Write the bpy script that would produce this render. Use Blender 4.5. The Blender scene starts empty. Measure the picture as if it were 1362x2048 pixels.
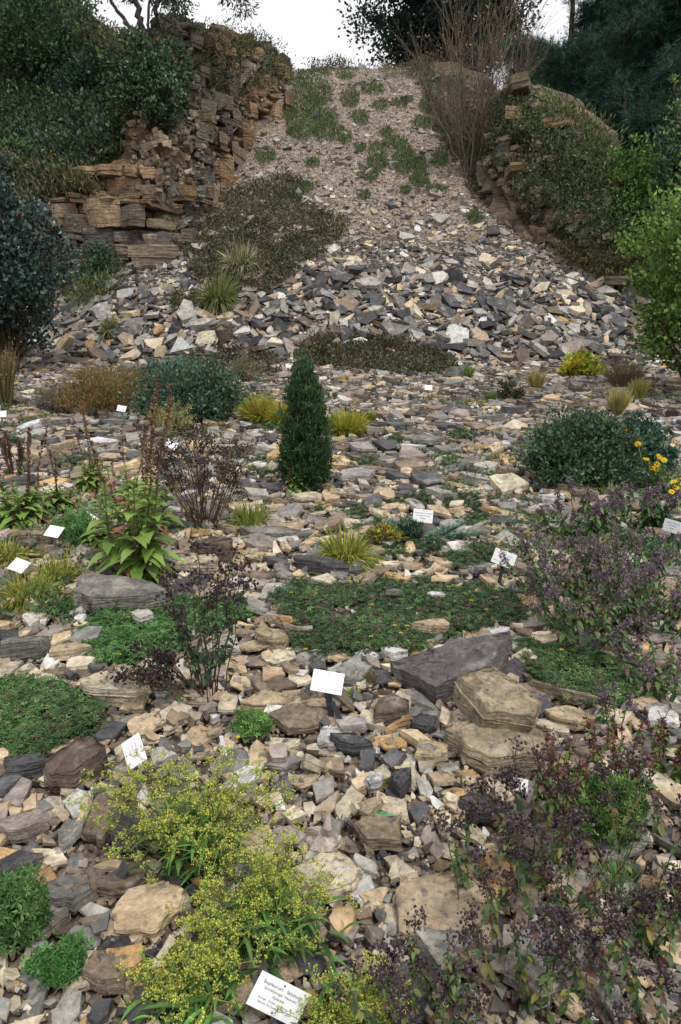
import bpy, math, random
import numpy as np
from mathutils import Matrix, Vector

# ------------------------------------------------------------ camera, sky, sun, exposure
SC = bpy.context.scene
COL = SC.collection
PITCH = math.radians(13.7)
CAMZ = 1.65
cam_d = bpy.data.cameras.new('camera')
cam = bpy.data.objects.new('camera', cam_d)
COL.objects.link(cam)
cam.location = (0, 0, CAMZ)
cam.rotation_euler = (math.radians(90) - PITCH, 0, 0)
cam_d.sensor_fit = 'VERTICAL'
cam_d.sensor_height = 36.0
cam_d.sensor_width = 24.0
cam_d.lens = 24.0
cam_d.clip_start = 0.05
cam_d.clip_end = 600
SC.camera = cam
FPX = 1365.3

SUN_EL, SUN_AZ = 58.0, 150.0      # azimuth clockwise from +Y (the view direction)
world = bpy.data.worlds.new('World')
SC.world = world
world.use_nodes = True
nt = world.node_tree
nt.nodes.clear()
wo = nt.nodes.new('ShaderNodeOutputWorld')
bg = nt.nodes.new('ShaderNodeBackground')
sky = nt.nodes.new('ShaderNodeTexSky')
sky.sky_type = 'NISHITA'
sky.sun_disc = False
sky.sun_elevation = math.radians(SUN_EL)
sky.sun_rotation = math.radians(SUN_AZ)
hs = nt.nodes.new('ShaderNodeHueSaturation')
hs.inputs['Saturation'].default_value = 0.35
mx = nt.nodes.new('ShaderNodeMix')
mx.data_type = 'RGBA'
mx.inputs[0].default_value = 0.8           # cloud sheet over the sky
mx.inputs[7].default_value = (10.5, 10.45, 10.7, 1)
nt.links.new(sky.outputs[0], hs.inputs['Color'])
nt.links.new(hs.outputs[0], mx.inputs[6])
nt.links.new(mx.outputs[2], bg.inputs['Color'])
bg.inputs['Strength'].default_value = 0.10
nt.links.new(bg.outputs[0], wo.inputs[0])

sd = bpy.data.lights.new('sun', 'SUN')
sd.energy = 2.0
sd.angle = math.radians(14)
sd.color = (1.0, 0.96, 0.9)
so = bpy.data.objects.new('sun', sd)
COL.objects.link(so)
_el, _az = math.radians(SUN_EL), math.radians(SUN_AZ)
_sv = Vector((math.sin(_az) * math.cos(_el), math.cos(_az) * math.cos(_el), math.sin(_el)))
so.rotation_euler = _sv.to_track_quat('Z', 'Y').to_euler()
so.location = (0, -5, 30)

SC.view_settings.view_transform = 'Standard'
SC.view_settings.look = 'None'
SC.view_settings.gamma = 1.0
SC.view_settings.use_curve_mapping = False
SC.view_settings.exposure = 0.2
SC.render.engine = 'CYCLES'
SC.cycles.max_bounces = 5
SC.cycles.diffuse_bounces = 3
SC.cycles.transmission_bounces = 3
SC.cycles.transparent_max_bounces = 4

RNG = np.random.default_rng(11)


def lin(c, k=1.0):
    c = np.array(c, float) / 255.0
    return np.where(c <= 0.04045, c / 12.92, ((c + 0.055) / 1.055) ** 2.4) * k


# ------------------------------------------------------------ noise
def _hash(ix, iy, iz=0, s=0):
    h = (ix.astype(np.int64) * 374761393 + iy.astype(np.int64) * 668265263 + np.asarray(iz).astype(np.int64) * 2147483647 + s * 974711) & 0xffffffff
    h = ((h ^ (h >> 13)) * 1274126177) & 0xffffffff
    h = ((h ^ (h >> 16)) * 2246822519) & 0xffffffff
    return ((h ^ (h >> 15)) & 0xffffff) / float(0xffffff)


def vn2(x, y, s=0):
    x = np.asarray(x, float); y = np.asarray(y, float)
    ix = np.floor(x); iy = np.floor(y)
    fx = x - ix; fy = y - iy
    fx = fx * fx * (3 - 2 * fx); fy = fy * fy * (3 - 2 * fy)
    z = np.zeros_like(ix)
    a = _hash(ix, iy, z, s); b = _hash(ix + 1, iy, z, s)
    c = _hash(ix, iy + 1, z, s); d = _hash(ix + 1, iy + 1, z, s)
    return (a * (1 - fx) + b * fx) * (1 - fy) + (c * (1 - fx) + d * fx) * fy - 0.5


def fbm(x, y, o=4, s=0):
    r = 0; a = 1.0
    for k in range(o):
        r = r + a * vn2(x * 2 ** k, y * 2 ** k, s + k * 7)
        a *= 0.5
    return r


def sstep(x, a, b):
    t = np.clip((x - a) / (b - a), 0, 1)
    return t * t * (3 - 2 * t)


# ------------------------------------------------------------ terrain heights
def tal(x, y):
    g = 0.07 * y + 0.05 * fbm(x * 0.7, y * 0.7, 3, 5) * sstep(y, 2, 6)
    yy = y + 0.5 * fbm(x * 0.35, y * 0.25, 3, 9)
    t = 1.12 + 0.62 * (yy - 16.0) - 0.012 * (x - 0.5) ** 2 + 0.35 * fbm(x * 0.45, y * 0.3, 4, 21) * sstep(y, 17, 22)
    k = 0.25
    h = np.maximum(g, t) + k * np.exp(-np.abs(g - t) / k) * 0.35
    cap = 15.7 + 0.012 * (y - 40) + 0.3 * fbm(x * 0.3, y * 0.3, 3, 31)
    return np.minimum(h, cap)


CP, SP = math.cos(PITCH), math.sin(PITCH)


def ray(px, py):
    px = np.asarray(px, float); py = np.asarray(py, float)
    a = (px - 681.0) / FPX; b = (1024.0 - py) / FPX
    return np.stack([a, CP + b * SP, -SP + b * CP], -1)


def march(px, py, f, t0=0.9, t1=85.0, n=420):
    d = ray(px, py).reshape(-1, 3)
    ts = t0 * (t1 / t0) ** (np.arange(n) / (n - 1.0))
    P = d[:, None, :] * ts[None, :, None]
    below = (P[..., 2] + CAMZ) <= f(P[..., 0], P[..., 1])
    k = np.argmax(below, 1)
    k = np.where(below.any(1), k, n - 1)
    lo = ts[np.maximum(k - 1, 0)]; hi = ts[k]
    for _ in range(14):
        m = 0.5 * (lo + hi)
        Q = d * m[:, None]
        b = (Q[:, 2] + CAMZ) <= f(Q[:, 0], Q[:, 1])
        hi = np.where(b, m, hi); lo = np.where(b, lo, m)
    Q = d * hi[:, None]
    Q[:, 2] += CAMZ
    return Q


LF = np.array([[-45, 22, 4.2], [-20, 22.5, 4.3], [-9.8, 22.6, 3.9], [-8.6, 22.5, 4.0], [-6.85, 21.9, 4.06], [-5.06, 21.1, 4.05], [-4.6, 22.6, 5.0], [-4.3, 25.6, 6.8],
               [-3.9, 28.6, 8.7], [-3.4, 31.6, 10.7], [-3.0, 35, 13.0], [-3.2, 39, 15.0], [-4, 64, 15.7]], float)
RF = np.array([[3.6, 62, 15.7], [3.7, 37.6, 14.5], [4.2, 33.9, 12.0], [4.5, 27.5, 8.2], [5.2, 24.2, 5.9], [6.0, 21.8, 4.5], [7.2, 20.6, 3.6], [9.1, 20.7, 3.3], [14, 21, 3.3], [50, 22, 3.0]], float)
for _P in (LF, RF):
    _k = (_P[:, 1] < 40) & (np.abs(_P[:, 0]) < 12)
    _P[_k, 2] = tal(_P[_k, 0], _P[_k, 1])


def polydist(x, y, PL):
    """distance into the mass (positive on the inner side), foot height and arc length"""
    best = np.full(np.shape(x), 1e9); sg = np.zeros(np.shape(x)); zf = np.zeros(np.shape(x)); uu = np.zeros(np.shape(x)); qq = np.zeros(np.shape(x))
    acc = 0.0
    far = np.array([[-90, 64 if PL[0, 0] < 0 else 62, 0], [-90, PL[0, 1], 0]]) if PL[0, 0] < 0 else np.array([[90, PL[-1, 1], 0], [90, 62, 0]])
    Q = np.vstack([PL, far]); ins = np.zeros(np.shape(x), bool)
    for i in range(len(Q)):
        ax, ay = Q[i, :2]; bx, by = Q[(i + 1) % len(Q), :2]
        if ay != by:
            ins ^= ((ay > y) != (by > y)) & (x < (bx - ax) * (y - ay) / (by - ay) + ax)
    for i in range(len(PL) - 1):
        ax, ay, az = PL[i]; bx, by, bz = PL[i + 1]
        dx, dy = bx - ax, by - ay
        L2 = dx * dx + dy * dy
        t = np.clip(((x - ax) * dx + (y - ay) * dy) / L2, 0, 1)
        qx, qy = ax + t * dx, ay + t * dy
        dd = np.hypot(x - qx, y - qy)
        cr = dx * (y - ay) - dy * (x - ax)
        m = dd < best
        best = np.where(m, dd, best); sg = np.where(m, np.sign(cr), sg)
        zf = np.where(m, az + t * (bz - az), zf); qq = np.where(m, qx, qq); uu = np.where(m, acc + t * math.sqrt(L2), uu)
        acc += math.sqrt(L2)
    return best * np.where(ins, 1.0, -1.0), zf, qq


def ramp_left(s, x):
    a = np.minimum(2.4 * s, 2.2 + 2.1 * np.maximum(s - 0.9, 0))
    b = np.minimum(2.6 * s, 2.9 + 1.12 * np.maximum(s - 1.1, 0))
    w = sstep(x, -7.6, -6.0)
    return a * w + b * (1 - w)


def plat_left(x, y):
    z = 11.7 + 0.33 * (y - 25) + 1.2 * np.clip(-9.9 - x, 0, 5) + 0.5 * fbm(x * 0.5, y * 0.5, 3, 77)
    z = z - 0.9 * np.exp(-((x + 8.3) / 0.9) ** 2)
    return np.where(z > 15.9, 15.9 + 0.15 * (z - 15.9), z) 


def Hfull(x, y):
    x = np.asarray(x, float); y = np.asarray(y, float)
    T = tal(x, y)
    s, zf, fxx = polydist(x, y, LF)
    zl = np.minimum(zf + ramp_left(np.maximum(s, 0), fxx), np.maximum(plat_left(x, y), zf))
    T = np.where(s > 0, np.maximum(T * 0 + zl, np.minimum(T, zl + 1)), T)
    s, zf, _ = polydist(x, y, RF)
    sp = np.maximum(s, 0)
    hf = 1 - 0.72 * sstep(y, 25.5, 31)
    zr = zf + np.minimum(2.1 * sp, (3.0 + 0.2 * sp) * hf) - 1.15 * np.maximum(sp - 1.9, 0) + 0.3 * fbm(x * .6, y * .6, 3, 55) * sstep(sp, 0, 1)
    zr = np.maximum(zr, 0.07 * np.minimum(y, 20) + 1.2)
    zr = np.where((y > 40) & (x < 10), np.maximum(zr, 15.0), zr)
    return np.where(s > 0, zr, T)


GX0, GX1, GY0, GY1, GS = -48.0, 48.0, -6.0, 92.0, 0.12
gx = np.arange(GX0, GX1 + GS, GS); gy = np.arange(GY0, GY1 + GS, GS)
_GX, _GY = np.meshgrid(gx, gy)
HG = Hfull(_GX, _GY)


def H(x, y):
    u = np.clip((np.asarray(x, float) - GX0) / GS, 0, len(gx) - 1.001)
    v = np.clip((np.asarray(y, float) - GY0) / GS, 0, len(gy) - 1.001)
    i = u.astype(int); j = v.astype(int)
    fu = u - i; fv = v - j
    return (HG[j, i] * (1 - fu) + HG[j, i + 1] * fu) * (1 - fv) + (HG[j + 1, i] * (1 - fu) + HG[j + 1, i + 1] * fu) * fv


def nrm(x, y, e=0.15):
    gxv = (H(x + e, y) - H(x - e, y)) / (2 * e); gyv = (H(x, y + e) - H(x, y - e)) / (2 * e)
    n = np.stack([-gxv, -gyv, np.ones_like(gxv)], -1)
    return n / np.linalg.norm(n, axis=-1, keepdims=True)


def hit(px, py):
    return march(np.atleast_1d(px), np.atleast_1d(py), H)


def hit1(px, py):
    return hit([px], [py])[0]


def depth(P):
    P = np.asarray(P, float)
    return P[..., 1] * CP - (P[..., 2] - CAMZ) * SP


def project(P):
    P = np.asarray(P, float)
    dp = depth(P)
    up = P[..., 1] * SP + (P[..., 2] - CAMZ) * CP
    return 681 + FPX * P[..., 0] / dp, 1024 - FPX * up / dp, dp


def mpp(P):            # metres per photograph pixel at P
    return depth(P) / FPX


# ------------------------------------------------------------ mesh builder
class MB:
    def __init__(self):
        self.V = []; self.F = []; self.C = []; self.n = 0

    def add(self, V, F, C):
        V = np.asarray(V, float).reshape(-1, 3)
        C = np.asarray(C, float)
        if C.ndim == 1:
            C = np.tile(C, (len(V), 1))
        self.V.append(V); self.C.append(C)
        for f in F:
            if len(f):
                self.F.append(np.asarray(f, np.int64) + self.n)
        self.n += len(V)

    def inst(self, tv, tfs, M, T, C):
        N = len(T)
        if N == 0:
            return
        V = np.einsum('nij,kj->nki', M, tv) + T[:, None, :]
        k = len(tv)
        off = (np.arange(N) * k)
        fs = [(np.asarray(f)[None] + off[:, None, None]).reshape(-1, np.asarray(f).shape[1]) for f in tfs if len(f)]
        C = np.asarray(C, float)
        if C.ndim == 1:
            C = np.tile(C, (N, 1))
        self.add(V, fs, np.repeat(C, k, 0))

    def build(self, name, mat, parent=None, origin=None, smooth=False):
        me = bpy.data.meshes.new(name)
        V = np.concatenate(self.V) if self.V else np.zeros((0, 3))
        if origin is not None:
            V = V - np.asarray(origin)
        C = np.concatenate(self.C) if self.C else np.zeros((0, 3))
        loops = np.concatenate([f.ravel() for f in self.F]) if self.F else np.zeros(0, int)
        tot = np.concatenate([np.full(len(f), f.shape[1]) for f in self.F]) if self.F else np.zeros(0, int)
        st = np.concatenate([[0], np.cumsum(tot)[:-1]]) if len(tot) else tot
        me.vertices.add(len(V)); me.vertices.foreach_set('co', V.astype(np.float32).ravel())
        me.loops.add(len(loops)); me.loops.foreach_set('vertex_index', loops.astype(np.int32))
        me.polygons.add(len(tot)); me.polygons.foreach_set('loop_start', st.astype(np.int32))
        try:
            me.polygons.foreach_set('loop_total', tot.astype(np.int32))
        except Exception:
            pass
        me.update(calc_edges=True)
        ca = me.attributes.new('col', 'FLOAT_COLOR', 'POINT')
        ca.data.foreach_set('color', np.concatenate([C, np.ones((len(C), 1))], 1).astype(np.float32).ravel())
        me.polygons.foreach_set('use_smooth', np.full(len(tot), smooth))
        me.materials.append(mat)
        o = bpy.data.objects.new(name, me)
        COL.objects.link(o)
        if origin is not None and parent is None:
            o.location = origin
        if parent is not None:
            o.parent = parent
        return o


def tag(o, label=None, cat=None, group=None, kind=None):
    if label: o['label'] = label
    if cat: o['category'] = cat
    if group: o['group'] = group
    if kind: o['kind'] = kind
    return o


def thing(name, label, cat, loc, group=None):
    o = bpy.data.objects.new(name, None)
    COL.objects.link(o)
    o.location = loc
    o.empty_display_size = 0.1
    return tag(o, label, cat, group)


def unit(v):
    v = np.asarray(v, float)
    return v / np.maximum(np.linalg.norm(v, axis=-1, keepdims=True), 1e-9)


def frames(d, rng, up=None):
    """matrices whose columns are side, direction, normal"""
    d = unit(d)
    if up is None:
        r = unit(rng.normal(size=d.shape))
    else:
        r = unit(np.asarray(up) + 0.001 * rng.normal(size=d.shape))
    s = unit(np.cross(d, r))
    n = np.cross(s, d)
    return np.stack([s, d, n], -1)


LEAF_V = np.array([[0, 0, 0], [0.3, 0.45, 0.1], [0, 1, 0], [-0.3, 0.45, 0.1]])
LEAF_F = [np.array([[0, 1, 2], [0, 2, 3]])]
NEED_V = np.array([[-0.05, 0, 0], [0.05, 0, 0], [0, 1, 0]])
NEED_F = [np.array([[0, 1, 2]])]
OCT_V = np.array([[1, 0, 0], [-1, 0, 0], [0, 1, 0], [0, -1, 0], [0, 0, 1], [0, 0, -1]], float)
OCT_F = [np.array([[0, 2, 4], [2, 1, 4], [1, 3, 4], [3, 0, 4], [2, 0, 5], [1, 2, 5], [3, 1, 5], [0, 3, 5]])]


def palm(n=5):
    vs = [[0, 0, 0]]; fs = []
    for k in range(n):
        a = (k - (n - 1) / 2) * 2 * math.pi / (n + 0.8)
        c, s = math.cos(a), math.sin(a)
        b = len(vs)
        for (r, w, z) in ((0.6, 0.2, 0.06), (1.0, 0, -0.1), (0.6, -0.2, 0.06)):
            vs.append([s * r + c * w, c * r - s * w, z])
        fs += [[0, b, b + 1], [0, b + 1, b + 2]]
    return np.array(vs, float), [np.array(fs)]


PALM_V, PALM_F = palm(5)


def leaves(mb, P, d, size, C, rng, up=None, wid=1.0, tpl=None):
    tv, tf = tpl or (LEAF_V, LEAF_F)
    M = frames(d, rng, up) * np.asarray(size).reshape(-1, 1, 1)
    M = M * np.array([wid, 1, 1])[None, None, :]
    mb.inst(tv, tf, M, np.asarray(P), C)


def tubes(mb, P, R, C, sides=3):
    P = np.asarray(P, float); N, K, _ = P.shape
    R = np.broadcast_to(np.asarray(R, float), (N, K)) if np.ndim(R) < 2 else R
    T = unit(np.gradient(P, axis=1))
    ref = np.where(np.abs(T[:, :1, 2:3]) > 0.9, np.array([1.0, 0, 0]), np.array([0, 0, 1.0]))
    A = unit(np.cross(T, np.broadcast_to(ref, T.shape))); B = np.cross(T, A)
    ang = np.arange(sides) * 2 * math.pi / sides
    V = P[:, :, None, :] + R[:, :, None, None] * (A[:, :, None, :] * np.cos(ang)[None, None, :, None] + B[:, :, None, :] * np.sin(ang)[None, None, :, None])
    i = np.arange(K - 1)[:, None]; j = np.arange(sides)[None]
    q = np.stack([i * sides + j, i * sides + (j + 1) % sides, (i + 1) * sides + (j + 1) % sides, (i + 1) * sides + j], -1).reshape(-1, 4)
    F = (q[None] + (np.arange(N) * K * sides)[:, None, None]).reshape(-1, 4)
    C = np.asarray(C, float)
    if C.ndim == 1: C = np.tile(C, (N, 1))
    mb.add(V.reshape(-1, 3), [F], np.repeat(C, K * sides, 0))


def strips(mb, P, W, side, C, fold=0.0, nv=None):
    P = np.asarray(P, float); N, K, _ = P.shape
    W = np.broadcast_to(W, (N, K))[..., None]
    S = side[:, None, :]
    if fold:
        V = np.stack([P - S * W + nv[:, None, :] * W * fold, P, P + S * W + nv[:, None, :] * W * fold], 2)
        a = 3
    else:
        V = np.stack([P - S * W, P + S * W], 2); a = 2
    q = []
    for i in range(K - 1):
        for j in range(a - 1):
            q.append([i * a + j, i * a + j + 1, (i + 1) * a + j + 1, (i + 1) * a + j])
    F = (np.array(q)[None] + (np.arange(N) * K * a)[:, None, None]).reshape(-1, 4)
    C = np.asarray(C, float)
    if C.ndim == 1: C = np.tile(C, (N, 1))
    mb.add(V.reshape(-1, 3), [F], np.repeat(C, K * a, 0))


def paths(base, d, L, droop, K, wob=0.0, rng=None):
    t = np.linspace(0, 1, K)[None, :, None]
    L = np.asarray(L, float).reshape(-1, 1, 1); droop = np.asarray(droop, float).reshape(-1, 1, 1)
    P = base[:, None, :] + unit(d)[:, None, :] * L * t
    P = P + np.array([0, 0, -1.0]) * droop * L * t ** 2
    if wob:
        w = rng.normal(size=(len(base), K, 3)) * wob
        w[:, 0] = 0
        P = P + np.cumsum(w, 1) * L * 0.5
    return P


def pick(rng, pal, n, jit=0.18, k=1.12):
    """colours drawn from a palette of (weight, rgb255, k)"""
    w = np.array([p[0] for p in pal], float); w /= w.sum()
    cs = np.array([lin(p[1]) for p in pal])
    c = cs[rng.choice(len(pal), n, p=w)]
    return np.clip(c * (1 + jit * rng.normal(size=(n, 1))) * (1 + 0.06 * rng.normal(size=(n, 3))), 0.004, 0.9)


# ------------------------------------------------------------ materials
def newmat(name):
    m = bpy.data.materials.new(name)
    m.use_nodes = True
    t = m.node_tree
    t.nodes.clear()
    out = t.nodes.new('ShaderNodeOutputMaterial')
    return m, t, out


def N_(t, typ, **kw):
    n = t.nodes.new(typ)
    for k, v in kw.items():
        setattr(n, k, v)
    return n


def rock_material(name, bump=0.35, scale=1.0, stain=0.6):
    m, t, out = newmat(name)
    L = t.links.new
    at = N_(t, 'ShaderNodeAttribute', attribute_name='col')
    geo = N_(t, 'ShaderNodeNewGeometry')
    pr = N_(t, 'ShaderNodeBsdfPrincipled')
    pr.inputs['Roughness'].default_value = 0.78
    pr.inputs['Specular IOR Level'].default_value = 0.35
    n1 = N_(t, 'ShaderNodeTexNoise'); n1.inputs['Scale'].default_value = 9 * scale; n1.inputs['Detail'].default_value = 6; n1.inputs['Roughness'].default_value = 0.65
    n2 = N_(t, 'ShaderNodeTexNoise'); n2.inputs['Scale'].default_value = 42 * scale; n2.inputs['Detail'].default_value = 5; n2.inputs['Roughness'].default_value = 0.7
    n3 = N_(t, 'ShaderNodeTexNoise'); n3.inputs['Scale'].default_value = 22 * scale; n3.inputs['Detail'].default_value = 3
    mp = N_(t, 'ShaderNodeMapping'); mp.inputs['Scale'].default_value = (1, 1, 7)
    n4 = N_(t, 'ShaderNodeTexNoise'); n4.inputs['Scale'].default_value = 9 * scale; n4.inputs['Detail'].default_value = 5
    for n in (n1, n2, n3): L(geo.outputs['Position'], n.inputs['Vector'])
    L(geo.outputs['Position'], mp.inputs['Vector']); L(mp.outputs[0], n4.inputs['Vector'])
    r1 = N_(t, 'ShaderNodeMapRange'); r1.inputs['From Min'].default_value = 0.3; r1.inputs['From Max'].default_value = 0.7; r1.inputs['To Min'].default_value = 0.55; r1.inputs['To Max'].default_value = 1.35
    L(n1.outputs['Fac'], r1.inputs['Value'])
    r2 = N_(t, 'ShaderNodeMapRange'); r2.inputs['From Min'].default_value = 0.3; r2.inputs['From Max'].default_value = 0.7; r2.inputs['To Min'].default_value = 0.62; r2.inputs['To Max'].default_value = 1.35
    L(n2.outputs['Fac'], r2.inputs['Value'])
    mu = N_(t, 'ShaderNodeMath', operation='MULTIPLY'); L(r1.outputs[0], mu.inputs[0]); L(r2.outputs[0], mu.inputs[1])
    vm = N_(t, 'ShaderNodeVectorMath', operation='SCALE'); L(at.outputs['Color'], vm.inputs[0]); L(mu.outputs[0], vm.inputs['Scale'])
    # lichen and weathering stains
    r3 = N_(t, 'ShaderNodeMapRange'); r3.inputs['From Min'].default_value = 0.56; r3.inputs['From Max'].default_value = 0.68; r3.inputs['To Max'].default_value = stain
    L(n3.outputs['Fac'], r3.inputs['Value'])
    mxx = N_(t, 'ShaderNodeMix', data_type='RGBA'); L(r3.outputs[0], mxx.inputs[0]); L(vm.outputs[0], mxx.inputs[6]); mxx.inputs[7].default_value = (0.1, 0.095, 0.09, 1)
    n5 = N_(t, 'ShaderNodeTexNoise'); n5.inputs['Scale'].default_value = 4.5 * scale; n5.inputs['Detail'].default_value = 7; n5.inputs['Roughness'].default_value = 0.7
    L(geo.outputs['Position'], n5.inputs['Vector'])
    r5 = N_(t, 'ShaderNodeMapRange'); r5.inputs['From Min'].default_value = 0.55; r5.inputs['From Max'].default_value = 0.66; r5.inputs['To Max'].default_value = 0.45
    L(n5.outputs['Fac'], r5.inputs['Value'])
    mx2 = N_(t, 'ShaderNodeMix', data_type='RGBA'); L(r5.outputs[0], mx2.inputs[0]); L(mxx.outputs[2], mx2.inputs[6]); mx2.inputs[7].default_value = (0.42, 0.39, 0.34, 1)
    L(mx2.outputs[2], pr.inputs['Base Color'])
    ad = N_(t, 'ShaderNodeMath', operation='ADD'); L(n4.outputs['Fac'], ad.inputs[0])
    m3 = N_(t, 'ShaderNodeMath', operation='MULTIPLY'); L(n2.outputs['Fac'], m3.inputs[0]); m3.inputs[1].default_value = 0.6
    L(m3.outputs[0], ad.inputs[1])
    bp = N_(t, 'ShaderNodeBump'); bp.inputs['Strength'].default_value = bump; bp.inputs['Distance'].default_value = 0.03 / scale
    L(ad.outputs[0], bp.inputs['Height']); L(bp.outputs[0], pr.inputs['Normal'])
    L(pr.outputs[0], out.inputs['Surface'])
    return m


def leaf_material(name, trans=0.22, rough=0.55, spec=0.3):
    m, t, out = newmat(name)
    L = t.links.new
    at = N_(t, 'ShaderNodeAttribute', attribute_name='col')
    pr = N_(t, 'ShaderNodeBsdfPrincipled'); pr.inputs['Roughness'].default_value = rough; pr.inputs['Specular IOR Level'].default_value = spec
    L(at.outputs['Color'], pr.inputs['Base Color'])
    tr = N_(t, 'ShaderNodeBsdfTranslucent'); L(at.outputs['Color'], tr.inputs['Color'])
    ms = N_(t, 'ShaderNodeMixShader'); ms.inputs[0].default_value = trans
    L(pr.outputs[0], ms.inputs[1]); L(tr.outputs[0], ms.inputs[2]); L(ms.outputs[0], out.inputs['Surface'])
    return m


def plain(name, c, rough=0.5, metal=0.0, noise=0.15, scale=60):
    m, t, out = newmat(name)
    L = t.links.new
    pr = N_(t, 'ShaderNodeBsdfPrincipled'); pr.inputs['Roughness'].default_value = rough; pr.inputs['Metallic'].default_value = metal
    n = N_(t, 'ShaderNodeTexNoise'); n.inputs['Scale'].default_value = scale; n.inputs['Detail'].default_value = 4
    tc = N_(t, 'ShaderNodeTexCoord'); L(tc.outputs['Object'], n.inputs['Vector'])
    r = N_(t, 'ShaderNodeMapRange'); r.inputs['From Min'].default_value = 0.3; r.inputs['From Max'].default_value = 0.7
    r.inputs['To Min'].default_value = 1 - noise; r.inputs['To Max'].default_value = 1 + noise * 0.5
    L(n.outputs['Fac'], r.inputs['Value'])
    v = N_(t, 'ShaderNodeVectorMath', operation='SCALE'); v.inputs[0].default_value = tuple(c); L(r.outputs[0], v.inputs['Scale'])
    L(v.outputs[0], pr.inputs['Base Color']); L(pr.outputs[0], out.inputs['Surface'])
    return m


def soil_material():
    m, t, out = newmat('soil_and_gravel')
    L = t.links.new
    at = N_(t, 'ShaderNodeAttribute', attribute_name='col')
    geo = N_(t, 'ShaderNodeNewGeometry')
    pr = N_(t, 'ShaderNodeBsdfPrincipled'); pr.inputs['Roughness'].default_value = 0.9; pr.inputs['Specular IOR Level'].default_value = 0.2
    vo = N_(t, 'ShaderNodeTexVoronoi'); vo.inputs['Scale'].default_value = 14
    vo2 = N_(t, 'ShaderNodeTexVoronoi'); vo2.inputs['Scale'].default_value = 45
    no = N_(t, 'ShaderNodeTexNoise'); no.inputs['Scale'].default_value = 2.2; no.inputs['Detail'].default_value = 8; no.inputs['Roughness'].default_value = 0.7
    for n in (vo, vo2, no): L(geo.outputs['Position'], n.inputs['Vector'])
    bw = N_(t, 'ShaderNodeRGBToBW'); L(vo.outputs['Color'], bw.inputs[0])
    bw2 = N_(t, 'ShaderNodeRGBToBW'); L(vo2.outputs['Color'], bw2.inputs[0])
    def rng_(src, a, b):
        r = N_(t, 'ShaderNodeMapRange'); r.inputs['From Min'].default_value = 0.2; r.inputs['From Max'].default_value = 0.8
        r.inputs['To Min'].default_value = a; r.inputs['To Max'].default_value = b; L(src, r.inputs['Value']); return r.outputs[0]
    a = rng_(bw.outputs[0], 0.6, 1.45); b = rng_(bw2.outputs[0], 0.65, 1.4); c = rng_(no.outputs['Fac'], 0.6, 1.4)
    m1 = N_(t, 'ShaderNodeMath', operation='MULTIPLY'); L(a, m1.inputs[0]); L(b, m1.inputs[1])
    m2 = N_(t, 'ShaderNodeMath', operation='MULTIPLY'); L(m1.outputs[0], m2.inputs[0]); L(c, m2.inputs[1])
    v = N_(t, 'ShaderNodeVectorMath', operation='SCALE'); L(at.outputs['Color'], v.inputs[0]); L(m2.outputs[0], v.inputs['Scale'])
    L(v.outputs[0], pr.inputs['Base Color'])
    ad = N_(t, 'ShaderNodeMath', operation='ADD'); L(vo.outputs['Distance'], ad.inputs[0]); L(no.outputs['Fac'], ad.inputs[1])
    bp = N_(t, 'ShaderNodeBump'); bp.inputs['Strength'].default_value = 0.8; bp.inputs['Distance'].default_value = 0.05
    L(ad.outputs[0], bp.inputs['Height']); L(bp.outputs[0], pr.inputs['Normal'])
    L(pr.outputs[0], out.inputs['Surface'])
    return m


M_ROCK = rock_material('weathered_rock', 0.85, 1.3, 0.75)
M_SCREE = rock_material('scree_rock', 0.4, 0.7, 0.4)
M_CLIFF = rock_material('cliff_rock', 0.8, 0.28, 0.55)
M_LEAF = leaf_material('leaf')
M_DRY = leaf_material('dry_plant', 0.08, 0.85, 0.1)
M_BARK = rock_material('bark', 0.4, 2.0, 0.3)
M_GLOSS = leaf_material('glossy_leaf', 0.12, 0.38, 0.5)
M_SOIL = soil_material()
M_PLATE = plain('enamel_white', (0.82, 0.83, 0.84), 0.35, 0, 0.05, 30)
M_METAL = plain('grey_metal', (0.06, 0.065, 0.08), 0.45, 0.3, 0.3, 80)
M_GALV = plain('galvanised_metal', (0.16, 0.19, 0.23), 0.45, 0.3, 0.3, 80)
M_INK = plain('engraved_lettering', (0.05, 0.06, 0.1), 0.6, 0, 0.1)
M_INKP = plain('faded_lettering', (0.42, 0.5, 0.5), 0.6, 0, 0.1)

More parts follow.
